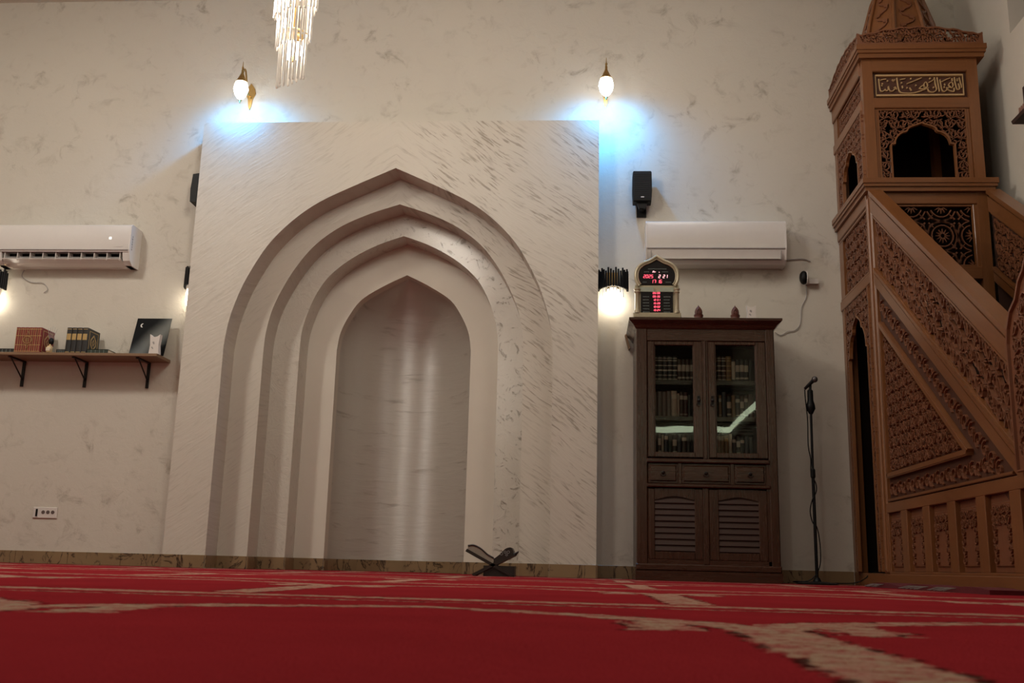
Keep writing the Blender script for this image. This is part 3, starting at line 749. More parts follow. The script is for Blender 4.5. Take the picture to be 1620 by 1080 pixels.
def shelf(z, x0, x1): obj('shelf', MB().box(x0, x1, 7.51, CB-.02, z-.032, z), M_mah_x, cb)
for z in (1.462, 1.19): shelf(z, CX0+.03, .868); shelf(z, .888, CX1-.03)
def gdoor(x0, x1, gx0, gx1, z0, z1, gz0, gz1, hx, ang):
    root = bpy.data.objects.new('glass_door', None); C.objects.link(root); root.parent = cb; root.location = (0, 0, 0)
    hinge = x0 if ang > 0 else x1
    m_ = MB()
    for a, b_, c, d_ in ((x0, gx0, z0, z1), (gx1, x1, z0, z1), (gx0, gx1, z0, gz0), (gx0, gx1, gz1, z1)):
        m_.bbox(CF, a, b_, c, d_, -.022, .004, .004)
    m_.bbox(CF, gx0-.006, gx0+.008, gz0, gz1, -.012, -.002, .003); m_.bbox(CF, gx1-.008, gx1+.006, gz0, gz1, -.012, -.002, .003)
    fr_o = obj('door_frame', m_, M_mah, root)
    gp = obj('pane', MB().box(gx0, gx1, 7.462, 7.465, gz0, gz1), M_glass, root)
    hd = MB().lathe([(0, -.012), (.012, -.008), (.012, -.002), (.006, .004), (.006, .012)], (hx, 7.438, 1.30), 10, 'y'); hd.box(hx-.010, hx+.010, 7.440, 7.447, 1.27, 1.335)
    hd.tube([(hx+.016*math.cos(a*PI/6), 7.432, 1.275+.020*math.sin(a*PI/6)) for a in range(6, 13)], .003, 5)
    obj('drop_handle', hd, M_blkm, root)
    return root
gdoor(.456, .858, .505, .797, .880, 1.745, .917, 1.716, .828, 1)
gdoor(.900, 1.322, .952, 1.253, .880, 1.745, .917, 1.720, .928, -1)
obj('centre_stile', MB().bbox(CF, .858, .900, .868, 1.75, -.03, .004, .004).bbox(CF, .872, .886, .868, 1.75, .0, .014, .005), M_mah, cb)
for a, b_ in ((.456, .672), (.698, 1.048), (1.076, 1.302)):
    dr = obj('drawer', MB().bbox(CF, a, b_, .690, .834, -.05, .0, .003).bbox(CF, a+.012, b_-.012, .704, .820, 0, .010, .008), M_mah_x, cb)
    xm = (a+b_)/2; hd = MB().lathe([(.014, 0), (.014, -.004), (.006, -.008), (.006, -.014), (.011, -.020), (.008, -.028), (0, -.030)], (xm, 7.44, .765), 10, 'y'); hd.bboxf = None
    hd.tube([(xm+.02*math.cos(t_*PI/6), 7.425, .755+.016*math.sin(t_*PI/6)) for t_ in range(6, 13)], .003, 5)
    obj('drop_handle', hd, M_blkm, dr)
obj('drawer_stile', MB().bbox(CF, .672, .698, .686, .838, -.04, .002, .002), M_mah, cb); obj('drawer_stile', MB().bbox(CF, 1.048, 1.076, .686, .838, -.04, .002, .002), M_mah, cb); obj('drawer_stile', MB().bbox(CF, 1.302, 1.326, .686, .838, -.04, .002, .002), M_mah, cb)
def ldoor(x0, x1, l0, l1):
    z0, z1, w0, w1, wt = .150, .652, .203, .572, .598
    n = 10; arc = [(l0, w0), (l1, w0), (l1, w1)]
    arc += [(l1+(l0-l1)*t_/n, w1+(wt-w1)*math.sin(PI*t_/n)**1.4) for t_ in range(1, n)]+[(l0, w1)]
    m_ = MB()
    m_.bbox(CF, x0, l0, z0, z1, -.022, .004, .004); m_.bbox(CF, l1, x1, z0, z1, -.022, .004, .004); m_.bbox(CF, l0, l1, z0, w0, -.022, .004, .004)
    top = [(l0, w1)]+[(p[0], p[1]) for p in reversed(arc[3:-1])]+[(l1, w1), (l1, z1), (l0, z1)]
    m_.prism(top, CF, -.022, .003)
    d_ = obj('louvred_door', m_, M_mah, cb)
    obj('back_panel', MB().boxf(CF, l0, l1, w0, wt, -.03, -.024), M_mah_dk, d_)
    for i in range(9):
        zb = w0+.004+i*.0425
        fr = lambda a, b_, c: (a, 7.45-c, b_)
        sl = MB(); sl.add([(l0, 7.461, zb+.046), (l1, 7.461, zb+.046), (l1, 7.449, zb+.004), (l0, 7.449, zb+.004), (l0, 7.468, zb+.042), (l1, 7.468, zb+.042), (l1, 7.456, zb-.001), (l0, 7.456, zb-.001)],
            [(0, 1, 2, 3), (4, 7, 6, 5), (0, 4, 5, 1), (2, 6, 7, 3), (0, 3, 7, 4), (1, 5, 6, 2)])
        obj('slat', sl, M_slat, d_)
    return d_
ldoor(.454, .848, .503, .788); ldoor(.890, 1.304, .960, 1.243)
obj('lower_stile', MB().bbox(CF, .848, .890, .118, .66, -.03, .008, .004), M_mah, cb); obj('lower_rail', MB().bbox(CF, .45, 1.33, .115, .152, -.03, .002, .003), M_mah_x, cb)
obj('lower_stile', MB().bbox(CF, 1.304, 1.330, .118, .66, -.03, .002, .002), M_mah, cb)

# books behind the glass: every volume is a thing
BM = {}
def cover(key, c, rough=.45):
    if key not in BM: BM[key] = simple('cover_'+key, c, rough, var=.18, scale=50)
    return BM[key]
cover('near_black', (.014, .013, .013)); cover('dark_brown', (.045, .022, .013)); cover('tan', (.20, .12, .055)); cover('grey_beige', (.16, .135, .12))
cover('pale', (.42, .36, .29)); cover('green', (.018, .028, .018)); cover('dark_blue', (.014, .018, .032)); cover('maroon', (.06, .012, .012)); cover('red', (.19, .022, .018))
M_silver = simple('tooling_pale', (.5, .46, .38), .45); M_goldt = simple('tooling_gold', (.42, .28, .10), .45)
def book(name, label, grp, x0, x1, y0, y1, z0, z1, key, tool=None, bands=(), raised=True, vert=False):
    m_ = MB(); fr = lambda a, b_, c: (a, b_, c); t_ = min(.004, (x1-x0)*.12); W_ = x1-x0
    o = thing(name, label, 'book', ((x0+x1)/2, (y0+y1)/2, z0), grp)
    # rounded spine facing the hall, two boards
    n = 5; sp = [(x0+W_*(.5-.5*math.cos(PI*i/n)), y0+.006-.006*math.sin(PI*i/n)) for i in range(n+1)]
    inn = [(x1-t_, y0+.010), (x0+t_, y0+.010)]
    m_.prism(sp+[(x1, y1), (x1-t_, y1)]+inn+[(x0+t_, y1), (x0, y1)], fr, z0, z1)
    obj('cover', m_, BM[key], o, smooth=50)
    obj('page_block', MB().box(x0+t_, x1-t_, y0+.011, y1-.004, z0+.003, z1-.004), M_paper, o)
    if bands:
        b2 = MB()
        for h0, h1 in bands:
            v_ = []
            for hz in (h0, h1):
                for i in range(n+1): v_.append((sp[i][0], sp[i][1]-.0012, z0+hz*(z1-z0)))
            b2.add(v_, [(i, i+1, n+2+i, n+1+i) for i in (range(n) if raised else range(1, n-1))])
        if vert:
            for q in (1, n-2):
                xa = sp[q][0]+.001; b2.add([(xa, sp[q][1]-.0022, z0+.008), (xa+.003, sp[q][1]-.0022, z0+.008), (xa+.003, sp[q][1]-.0022, z1-.008), (xa, sp[q][1]-.0022, z1-.008)], [(0, 1, 2, 3)])
        tag(obj('spine_tooling', b2, tool or M_silver, o), kind='stuff')
    return o
ordn = ['first', 'second', 'third', 'fourth', 'fifth', 'sixth', 'seventh', 'eighth', 'ninth', 'tenth', 'eleventh', 'twelfth']
CN = {'near_black': 'black', 'dark_brown': 'dark brown', 'tan': 'tan', 'grey_beige': 'greyish beige', 'pale': 'pale cream', 'green': 'dark green', 'dark_blue': 'dark blue', 'maroon': 'maroon', 'red': 'red'}
B4 = ((.06, .10), (.22, .25), (.40, .46), (.60, .64), (.80, .84), (.90, .93)); B1 = ((.1, .9),); B2 = ((.70, .86), (.1, .13)); B3 = ((.12, .2), (.45, .75))
def row(xs, z, spec, where, grp):
    x = xs
    for i, (wd, h, key, tool, bands) in enumerate(spec):
        if key: book('book', f'{CN[key]} book, {ordn[i]} from left on {where}', grp, x+.0008, x+wd-.0008, 7.55+random.uniform(0, .006), 7.72, z, z+h, key, tool, bands)
        x += wd
n_ = 'near_black'
row(.500, 1.462, [(.037, .192, n_, None, B4)]*5+[(.031, .168, 'dark_brown', None, B3)]*4, 'top shelf, left glass door', 'books on the top shelf, left door')
row(.500, 1.190, [(.034, .19, 'grey_beige', None, ()), (.034, .192, 'grey_beige', None, ()), (.034, .19, 'grey_beige', None, ()), (.034, .195, 'grey_beige', None, ()), (.045, .198, 'pale', M_silver, B2), (.018, .178, 'pale', None, ()), (.03, .19, 'dark_brown', None, B2), (.03, .188, 'maroon', None, B2), (.026, .17, n_, None, ())], 'middle shelf, left glass door', 'books on the middle shelf, left door')
row(.500, .905, [(.035, .15, n_, None, ()), (.026, .165, 'dark_brown', None, B3), (.020, .15, 'pale', None, ()), (.03, .165, 'dark_blue', None, B2), (.032, .15, 'green', None, ()), (.034, .155, n_, None, B3), (.034, .15, 'dark_blue', None, ()), (.036, .155, 'dark_brown', None, B2), (.03, .15, n_, None, ())], 'bottom shelf, left glass door', 'books on the bottom shelf, left door')
row(.945, 1.462, [(.032, .19, 'dark_brown', M_goldt, B4), (.035, .195, 'dark_brown', M_silver, B4), (.035, .195, 'dark_brown', M_silver, B4), (.040, .195, 'tan', M_goldt, B4), (.030, .172, n_, M_silver, ((.1, .9),)), (.032, .17, n_, None, B3), (.032, .172, n_, None, B3), (.032, .168, n_, None, B3), (.03, .168, n_, None, ())], 'top shelf, right glass door', 'books on the top shelf, right door')
row(.945, 1.190, [(.042, .13, n_, None, ()), (.022, .17, 'tan', None, B2), (.038, .195, 'dark_blue', None, ()), (.034, .16, n_, None, B3), (.03, .17, 'tan', None, ()), (.034, .165, n_, None, B2), (.03, .165, 'dark_brown', None, B3), (.03, .17, 'dark_brown', None, B2), (.04, .18, 'maroon', None, ())], 'middle shelf, right glass door', 'books on the middle shelf, right door')
row(.945, .905, [(.022, .15, 'dark_brown', None, B2), (.028, .15, 'pale', None, ()), (.03, .15, 'tan', None, ()), (.03, .155, 'tan', M_goldt, B2), (.026, .165, 'pale', None, B3), (.03, .145, n_, None, B2), (.03, .15, n_, None, B3), (.03, .14, n_, None, B2), (.032, .15, 'dark_blue', None, ()), (.032, .145, n_, None, ())], 'bottom shelf, right glass door', 'books on the bottom shelf, right door')
# books lying in a slanting pile behind the right door
for i in range(3):
    o = thing('book', f'dark book lying flat, {["lowest","middle","topmost"][i]} of the pile above the right bottom row', 'book', (1.12, 7.6, 1.062+i*.026), 'books lying on the bottom row')
    zb = 1.075+i*.024-.01
    obj('cover', MB().box(1.00+i*.01, 1.24, 7.56, 7.72, zb, zb+.004).box(1.00+i*.01, 1.24, 7.56, 7.72, zb+.018, zb+.022).box(1.00+i*.01, 1.24, 7.56, 7.564, zb, zb+.022), BM['near_black'], o)
    obj('page_block', MB().box(1.004+i*.01, 1.236, 7.565, 7.716, zb+.004, zb+.018), M_paper, o)

# ------------------------------------------------------------------ on the bookcase
SHIFT = 0
ck = thing('prayer_clock', 'cream arch-shaped prayer time clock with red LED digits on left end of bookcase top', 'clock', (.535, 7.58, 1.915))
KF = front(7.53); kx = .535
DZ = -.018
def kz(z): return z+DZ
cyc = 2.20+.105
oval = []
for i in range(31):
    a = -PI*.22+(PI*1.44)*i/30
    oval.append((kx+.165*math.cos(a), 2.262+.115*math.sin(a)))
def onion(rx, rz, zc, zt_, zb, n=28):
    # pointed horseshoe outline, from right foot round to left foot
    pts = []
    for i in range(n+1):
        a = -.62+(PI/2+.62)*i/n
        ca_, sa_ = math.cos(a), math.sin(a)
        x_ = rx*abs(ca_)**.86; z_ = zc+rz*math.copysign(abs(sa_)**.86, sa_)
        if a > PI*.34:
            q = (a-PI*.34)/(PI/2-PI*.34); z_ += (zt_-(zc+rz))*q**2.4
        pts.append((x_, z_))
    return [(kx+a, b_) for a, b_ in pts]+[(kx-a, b_) for a, b_ in reversed(pts[:-1])]
kb = MB(); kb.boxf(KF, .372, .70, 1.985, 2.21, -.05, -.012); kb.prism(onion(.150, .112, 2.275, 2.425, 2.2), KF, -.05, -.012); obj('case', kb, M_cream, ck)
fo = onion(.158, .122, 2.275, 2.432, 2.2); obj('arch_moulding', MB().tube([KF(a, b_, 0) for a, b_ in fo], .0125, 8), M_cream, ck, smooth=60)
fi = onion(.142, .105, 2.275, 2.408, 2.2); obj('arch_moulding', MB().tube([KF(a, b_, .002) for a, b_ in fi], .006, 6), M_cream, ck, smooth=60)
obj('upper_display', MB().prism(onion(.140, .103, 2.275, 2.405, 2.2), KF, -.012, -.006), simple('display_black', (.004, .003, .004), .25), ck)
obj('lower_display', MB().boxf(KF, .415, .655, 1.990, 2.150, -.012, -.004), simple('display_black_lower', (.004, .003, .004), .25), ck)
obj('nameplate', MB().boxf(KF, .41, .512, 2.152, 2.186, -.012, .002).boxf(KF, .557, .66, 2.152, 2.186, -.012, .002), simple('pale_green_plate', (.30, .33, .26), .35), ck)
for sx in (-1, 1):
    px = kx+sx*.147
    obj('column', MB().lathe([(.022, 0), (.022, .018), (.017, .022), (.0165, .15), (.019, .154), (.024, .162), (.018, .172), (.025, .182), (.025, .190)], (px, 7.53, 1.986), 14), M_cream, ck, smooth=40)
kp = MB().bbox(KF, .358, .712, 1.949, 1.988, -.055, .012, .004)
for i in range(24): kp.boxf(KF, .374+i*.0135, .379+i*.0135, 1.955, 1.983, .012, .015)
obj('plinth', kp, M_cream, ck)
# seven-segment digits
SEG = {'0': 'abcdef', '1': 'bc', '2': 'abged', '3': 'abgcd', '4': 'fgbc', '5': 'afgcd', '6': 'afgedc', '7': 'abc', '8': 'abcdefg', '9': 'abcdfg', ' ': '', '-': 'g', 'P': 'abefg', 'r': 'eg', 'i': 'c'}
def digits(mbx, txt, x, z, w_, h_, gap, th, fr, c):
    for ch in txt:
        if ch == ':':
            mbx.boxf(fr, x-th*.4, x+th*.6, z+h_*.22, z+h_*.36, c, c+.001); mbx.boxf(fr, x-th*.4, x+th*.6, z+h_*.64, z+h_*.78, c, c+.001); x += gap*1.6; continue
        sl = .12*h_
        sg = {'a': ((0, h_), (w_, h_)), 'b': ((w_, h_), (w_, h_/2)), 'c': ((w_, h_/2), (w_, 0)), 'd': ((0, 0), (w_, 0)), 'e': ((0, h_/2), (0, 0)), 'f': ((0, h_), (0, h_/2)), 'g': ((0, h_/2), (w_, h_/2))}
        for q in SEG.get(ch, ''):
            (a0, b0), (a1, b1) = sg[q]
            mbx.ribbon([(x+a0+sl*b0/h_, z+b0), (x+a1+sl*b1/h_, z+b1)], th, fr, c, c+.001)
        x += w_+gap
dm = MB(); digits(dm, '2025', .435, 2.262, .0125, .024, .0065, .0045, KF, -.005); obj('year_digits', dm, M_red, ck)
dm = MB(); digits(dm, '2', .548, 2.262, .0125, .024, .0065, .0045, KF, -.005); digits(dm, '21', .581, 2.262, .0125, .024, .0065, .0045, KF, -.005); obj('date_digits', dm, M_pinkled, ck)
dm = MB(); digits(dm, '17:16', .492, 2.222, .0125, .025, .0062, .0045, KF, -.005); obj('time_digits', dm, M_red, ck)
dm = MB(); digits(dm, 'Pr i', .505, 2.303, .009, .013, .004, .004, KF, -.005); obj('weekday_sign', dm, M_pinkled, ck)
dm = MB()
for i, tt in enumerate(('05:08', '06:36', '12:31', '15:28', '18:02', '19:24')): digits(dm, tt, .505, 2.136-i*.0265, .008, .013, .0042, .0036, KF, -.003)
obj('prayer_time_digits', dm, M_red, ck)
pr_ = MB(); rr = random.Random(5)
for i in range(6):
    for xx in (.430, .585):
        x_ = xx; 
        while x_ < xx+.045: L = rr.uniform(.004, .010); pr_.boxf(KF, x_, x_+L, 2.110-i*.0235+rr.uniform(0, .002), 2.117-i*.0235, -.004, -.003); x_ += L+.002
for a, b_, z_ in ((.47, .60, 2.330), (.44, .475, 2.307), (.575, .62, 2.307), (.43, .46, 2.226), (.60, .64, 2.226)):
    x_ = a
    while x_ < b_: L = rr.uniform(.004, .009); pr_.boxf(KF, x_, x_+L, z_, z_+.006, -.006, -.0052); x_ += L+.003
tag(obj('printed_captions', pr_, M_dim, ck), kind='stuff')
ck.location = (.535-.010, 7.58-.12, 1.915-.034)
tag(obj('power_cord', MB().tube(cr([(0, 0), (1, 1)], 1) and [(.672, 7.47, 2.01), (.695, 7.50, 2.00), (.712, 7.51, 1.95), (.730, 7.52, 1.9185), (.78, 7.60, 1.9185)], .0035, 6), M_grey), 'thin grey cord running down behind the prayer clock to the bookcase top', 'cord')
for x_, lb in ((.836, 'brown clay dome ornament on bookcase top, nearer the prayer clock'), (1.107, 'brown clay dome ornament on bookcase top, beside the white freshener box')):
    t_ = thing('dome_ornament', lb, 'ornament', (x_, 7.44, 1.915), 'clay domes on the bookcase')
    obj('base', MB().lathe([(.030, 0), (.033, .004), (.031, .014), (.036, .026), (.033, .030), (.035, .033), (.030, .036)], (x_, 7.44, 1.915), 14), M_rope, t_, smooth=40)
    obj('dome', MB().lathe([(.027, .035), (.029, .05), (.027, .066), (.020, .082), (.011, .093), (.004, .100), (.003, .105), (0, .110)], (x_, 7.44, 1.915), 14), M_rope, t_, smooth=40)
    al = [(x_-.014, 1.952), (x_-.014, 1.972), (x_, 1.990), (x_+.014, 1.972), (x_+.014, 1.952)]
    obj('arched_relief', MB().ribbon(al, .007, front(7.412), -.004, .004), M_rope, t_)
def fresh(x, y, z, hw_, h, label):
    t_ = thing('air_freshener', label, 'air freshener', (x, y, z))
    fr = front(y)
    poly = [(x-hw_, z), (x+hw_, z), (x+hw_*.82, z+h*.45), (x+hw_, z+h), (x+hw_*.5, z+h*.90), (x, z+h*.86), (x-hw_*.5, z+h*.90), (x-hw_, z+h), (x-hw_*.82, z+h*.45)]
    obj('case', MB().prism(poly, fr, -.045, 0), M_whiteM, t_)
    mk = MB(); 
    for a, b_, r in ((-.1, .58, .008), (-.05, .52, .006), (-.2, .33, .006), (-.12, .28, .005)): mk.lathe([(0, -.002), (r, -.0015), (r, 0)], (x+a*hw_*2, y, z+h*b_), 8, 'y')
    obj('printed_marks', mk, M_grey, t_)
fresh(1.226, 7.42, 1.915, .035, .107, 'white waisted air freshener box on the right end of bookcase top')
# pale board stuck behind the left end of the cornice
tag(obj('board_offcut', MB().prism([(.305, 1.905), (.318, 1.915), (.350, 1.80), (.335, 1.785)], front(7.99), 0, .05), M_shelfw), 'small pale board wedged slanting behind left end of bookcase cornice', 'board')

# ------------------------------------------------------------------ wall speaker, air conditioners, camera
def speaker(x, z, y, label):
    t_ = thing('wall_speaker', label, 'speaker', (x, 8.0, z), 'wall speakers')
    fr = front(y); w_ = .080; h = .265
    c = MB(); pl = [(x-w_*.92, z), (x+w_*.92, z), (x+w_, z+h*.35), (x+w_*.96, z+h-.01), (x+w_*.9, z+h), (x-w_*.88, z+h), (x-w_*.96, z+h-.012), (x-w_, z+h*.35)]
    c.prism(pl, fr, -.11, -.012); pl2 = [(x+(a-x)*.93, z+h/2+(b_-z-h/2)*.95) for a, b_ in pl]; c.prism(pl2, fr, -.012, 0)
    obj('cabinet', c, M_blk, t_)
    g = MB(); 
    for i in range(14): g.boxf(fr, x-w_*.82, x+w_*.82, z+.02+i*.0165, z+.027+i*.0165, 0, .003)
    obj('grille', g, M_blk, t_)
    obj('badge', MB().boxf(fr, x-.012, x+.014, z+.030, z+.038, .003, .006), M_whiteM, t_)
    b = MB().prism([(x-.045, z), (x+.045, z), (x+.026, z-.05), (x-.026, z-.05)], fr, -.07, -.03); b.tube([(x, y+.05, z-.02), (x, 7.9, z-.04), (x, 7.995, z-.04)], .018, 8); b.box(x-.04, x+.04, 7.985, 8.0, z-.09, z+.03)
    obj('bracket', b, M_blk, t_)
speaker(.443, 3.005, 7.85, 'black wall speaker between the mihrab panel and the white air conditioner')
t_ = thing('wall_speaker', 'black wall speaker half hidden behind left edge of the mihrab panel', 'speaker', (-3.29, 7.88, 2.985), 'wall speakers')
obj('cabinet', MB().prism([(-3.330, 2.99), (-3.335, 3.10), (-3.325, 3.235), (-3.262, 3.245), (-3.262, 2.985)], front(7.95), 0, .14), M_blk, t_)
obj('bracket', MB().box(-3.262, -3.246, 7.86, 7.90, 3.06, 3.16), M_blk, t_)

def aircon(x0, x1, z0, z1, open_, label):
    t_ = thing('air_conditioner', label, 'air conditioner', ((x0+x1)/2, 8.0, z0))
    yF = 7.80
    pr = [(8.0, z1), (yF+.02, z1), (yF+.004, z1-.012), (yF, z1-.05), (yF+.002, z0+.125), (yF+.010, z0+.10)]           # front skin in (y, z)
    lower = [(yF+.010, z0+.10), (yF+.035, z0+.03), (yF+.075, z0), (8.0, z0)]
    fr = lambda a, b_, c: (c, a, b_)
    if not open_: obj('case', MB().prism(pr+lower[1:], fr, x0+.012, x1-.012), M_white, t_, smooth=35)
    else:
        c = MB(); c.prism(pr+[(yF+.13, z0+.11), (8.0, z0+.11)], fr, x0+.012, x1-.012); c.prism([(yF+.05, z0+.022), (yF+.085, z0), (8.0, z0), (8.0, z0+.022)], fr, x0+.012, x1-.012)
        c.prism([(yF+.010, z0+.12), (yF+.035, z0+.03), (yF+.075, z0), (8.0, z0), (8.0, z0+.12)], fr, x1-.065, x1-.012); c.prism([(yF+.010, z0+.12), (yF+.035, z0+.03), (yF+.075, z0), (8.0, z0), (8.0, z0+.12)], fr, x0+.012, x0+.065)
        obj('case', c, M_white, t_, smooth=35)
        obj('outlet_duct', MB().box(x0+.065, x1-.065, yF+.10, yF+.11, z0+.01, z0+.12), M_blk, t_)
        lv_ = MB(); lv_.add([(x0+.07, yF+.055, z0+.022), (x1-.07, yF+.055, z0+.022), (x1-.075, yF+.018, z0+.045), (x0+.075, yF+.018, z0+.045), (x0+.07, yF+.058, z0+.016), (x1-.07, yF+.058, z0+.016), (x1-.075, yF+.020, z0+.039), (x0+.075, yF+.020, z0+.039)], [(0,1,2,3),(4,7,6,5),(0,4,5,1),(2,6,7,3),(0,3,7,4),(1,5,6,2)])
        obj('louvre', lv_, M_white, t_)
        n = 10
        for i in range(n):
            xx = x0+.09+(x1-x0-.18)*i/(n-1); obj('vane', MB().box(xx-.003, xx+.003, yF+.025, yF+.095, z0+.03, z0+.10), M_whiteM, t_)
        obj('vane_bar', MB().box(x0+.07, x1-.07, yF+.055, yF+.060, z0+.060, z0+.068), M_grey, t_)
    for a, b_ in ((x0, x0+.012), (x1-.012, x1)):
        pl = [(8.0, z1+.002), (yF+.02, z1+.002), (yF-.001, z1-.02), (yF-.003, z0+.12), (yF+.03, z0+.028), (yF+.075, z0-.003), (8.0, z0-.003)]
        obj('end_cap', MB().prism(pl, fr, a, b_), M_white, t_)
    obj('seam', MB().box(x0+.012, x1-.012, yF-.002, yF+.01, z0+.112, z0+.118), M_grey, t_)
    if open_:
        obj('display_glint', MB().boxf(front(yF), x1-.185, x1-.165, z0+.205, z0+.225, 0, .002), simple('glint_white', (.8, .8, .8), .4, emit=(1, 1, .95), es=1.0), t_)  # glowing square put in for a reflection on the display
        obj('badge', MB().boxf(front(yF), x1-.14, x1-.06, z0+.142, z0+.149, 0, .002), M_whiteM, t_)
        m_ = MB(); 
        for i in range(6): m_.box(x1, x1+.001, yF+.03+.004*(i % 2), yF+.045, z0+.12+i*.022, z0+.135+i*.022)
        obj('side_print', m_, M_grey, t_)
    else:
        fp = MB(); fp.boxf(lambda a, b_, c: (a, yF+.012-c+(b_-z0-.03)*0, b_), x0+.05, x1-.05, z0+.03, z0+.033, -.015, .004); 
        fp.add([(x0+.045, yF+.0085, z0+.096), (x1-.045, yF+.0085, z0+.096), (x1-.045, yF+.031, z0+.034), (x0+.045, yF+.031, z0+.034)], [(0, 1, 2, 3)])
        obj('flap', fp, M_white, t_)
        gr = MB(); gr.box(x0+.04, x1-.04, yF+.028, yF+.04, z0+.026, z0+.032); gr.box(x0+.04, x0+.044, yF+.008, yF+.04, z0+.03, z0+.10); gr.box(x1-.044, x1-.04, yF+.008, yF+.04, z0+.03, z0+.10); obj('flap_gap', gr, M_grey, t_)
    return t_
aircon(.467, 1.578, 2.475, 2.82, False, 'closed white split air conditioner on the wall above the bookcase')
aircon(-4.98, -3.80, 2.448, 2.785, True, 'white split air conditioner with open outlet above the wall shelf')
wv_ = thing('wall_camera', 'small black camera on a white bracket high on the wall right of the bookcase', 'camera', (1.74, 8.0, 2.38))
obj('camera_body', MB().ellip((1.728, 7.93, 2.385), .034, .045, .056, 14, 10), M_blk, wv_, smooth=60)
obj('bezel', MB().tube([(1.752, 7.93+.035*math.cos(a), 2.385+.050*math.sin(a)) for a in [i*PI/8 for i in range(16)]], .005, 6, True), M_whiteM, wv_)
obj('bracket', MB().box(1.752, 1.85, 7.955, 7.998, 2.345, 2.385), M_whiteM, wv_)
def wire(name, label, pts, r, mt): return tag(obj(name, MB().tube(pts, r, 6), mt), label, 'cable')
def wr3(pts2, y): 
    q = cr(pts2, 5); return [(a, y, b_) for a, b_ in q]
wire('cable', 'thin grey cable hanging from the wall camera to the bookcase', wr3([(1.758, 2.34), (1.755, 2.24), (1.715, 2.15), (1.70, 2.02), (1.655, 1.965), (1.60, 1.955), (1.545, 1.925), (1.50, 1.95)], 7.99), .0035, M_grey)
wire('cable', 'short grey cable leaving the right end of the closed air conditioner', wr3([(1.57, 2.55), (1.66, 2.555), (1.74, 2.56), (1.80, 2.54)], 7.99), .004, M_grey)
wire('cable', 'thin wire drooping on the wall under the open air conditioner', wr3([(-4.80, 2.44), (-4.81, 2.38), (-4.72, 2.33), (-4.62, 2.325), (-4.57, 2.27), (-4.60, 2.24)], 7.99), .003, M_grey)
so = thing('socket_plate', 'pale four-way wall socket low on the wall under the shelf', 'socket', (-4.35, 8.0, .40))
obj('plate', MB().bbox(front(8.0), -4.452, -4.25, .357, .445, 0, .012, .004), M_whiteM, so)
for i, xx in enumerate((-4.405, -4.365, -4.325, -4.285)):
    obj('socket_hole', MB().lathe([(.0, -.002), (.015, -.002), (.015, .0)], (xx, 7.988, .405), 12, 'y') if i else MB().box(-4.425, -4.412, 7.98, 7.988, .372, .43), simple('socket_dark', (.10, .07, .06), .6) if i else M_blk, so)

# ------------------------------------------------------------------ wall shelf and what stands on it
sh = thing('wall_shelf', 'long wooden wall shelf on black brackets below the open air conditioner', 'shelf', (-4.6, 8.0, 1.65))
obj('board', MB().bbox(lambda a, b_, c: (a, 7.995-c, b_), -5.9, -3.438, 1.645, 1.668, 0, .275, .002), M_shelfw, sh)
for x_ in (-5.2, -4.69, -4.15, -3.615):
    br = MB(); br.box(x_-.011, x_+.011, 7.985, 8.0, 1.43, 1.645); br.box(x_-.011, x_+.011, 7.76, 8.0, 1.633, 1.645); br.tube([(x_, 7.79, 1.636), (x_, 7.99, 1.49)], .006, 6); br.ellip((x_, 7.984, 1.49), .011, .008, .014, 8, 6)
    obj('bracket', br, M_blkm, sh)
ZS = 1.668
for i in range(6):
    x0 = -4.652+i*.0363
    o = book('book', f'red ornamented volume of the boxed-looking set on wall shelf, {ordn[i]} from left', 'red book set on the wall shelf', x0, x0+.0358, 7.745, 7.95, ZS, ZS+.212, 'red', M_goldt, ((.05, .07), (.30, .32), (.66, .68), (.92, .94)), vert=True)
ds = MB(); cx_ = -4.543
for k_ in range(1): ds.tube([(cx_+.036*math.cos(a*PI/10), 7.737, ZS+.106+.030*math.sin(a*PI/10)) for a in range(20)], .0022, 5, True)
for i in range(-1, 2): ds.tube([(cx_+i*.013, 7.737, ZS+.088), (cx_+i*.013, 7.737, ZS+.124)], .0018, 4)
ds.tube([(cx_-.012, 7.737, ZS+.15), (cx_, 7.737, ZS+.178), (cx_+.012, 7.737, ZS+.15)], .0022, 4); ds.tube([(cx_-.012, 7.737, ZS+.062), (cx_, 7.737, ZS+.035), (cx_+.012, 7.737, ZS+.062)], .0022, 4)
med = obj('spine_medallion', ds, M_goldt)
third = [o for o in C.objects if o.get('label', '').startswith('red ornamented') and 'third' in o['label']][0]
med.parent = third; med.location = tuple(-x for x in third.location)
# cover ornament on the right-hand side of the set
def side_orn(parent_label, x, yc, zc, s, mt):
    p = [o for o in C.objects if o.get('label', '') == parent_label][0]
    fr = lambda a, b_, c: (x+c, a, b_); m_ = MB()
    m_.ribbon([(yc-s*.85, zc-s), (yc-s*.85, zc+s), (yc+s*.85, zc+s), (yc+s*.85, zc-s)], .008, fr, 0, .0015, closed=True)
    m_.ribbon([(yc, zc-s*.7), (yc-s*.5, zc-s*.2), (yc-s*.5, zc+s*.2), (yc, zc+s*.7), (yc+s*.5, zc+s*.2), (yc+s*.5, zc-s*.2)], .014, fr, 0, .0015, closed=True)
    m_.ribbon([(yc, zc-s*.3), (yc-s*.2, zc), (yc, zc+s*.3), (yc+s*.2, zc)], .010, fr, 0, .0015, closed=True)
    o = obj('cover_ornament', m_, mt); o.parent = p; o.location = tuple(-q for q in p.location)
side_orn('red ornamented volume of the boxed-looking set on wall shelf, sixth from left', -4.652+6*.0363-.0005, 7.85, ZS+.106, .085, M_goldt)
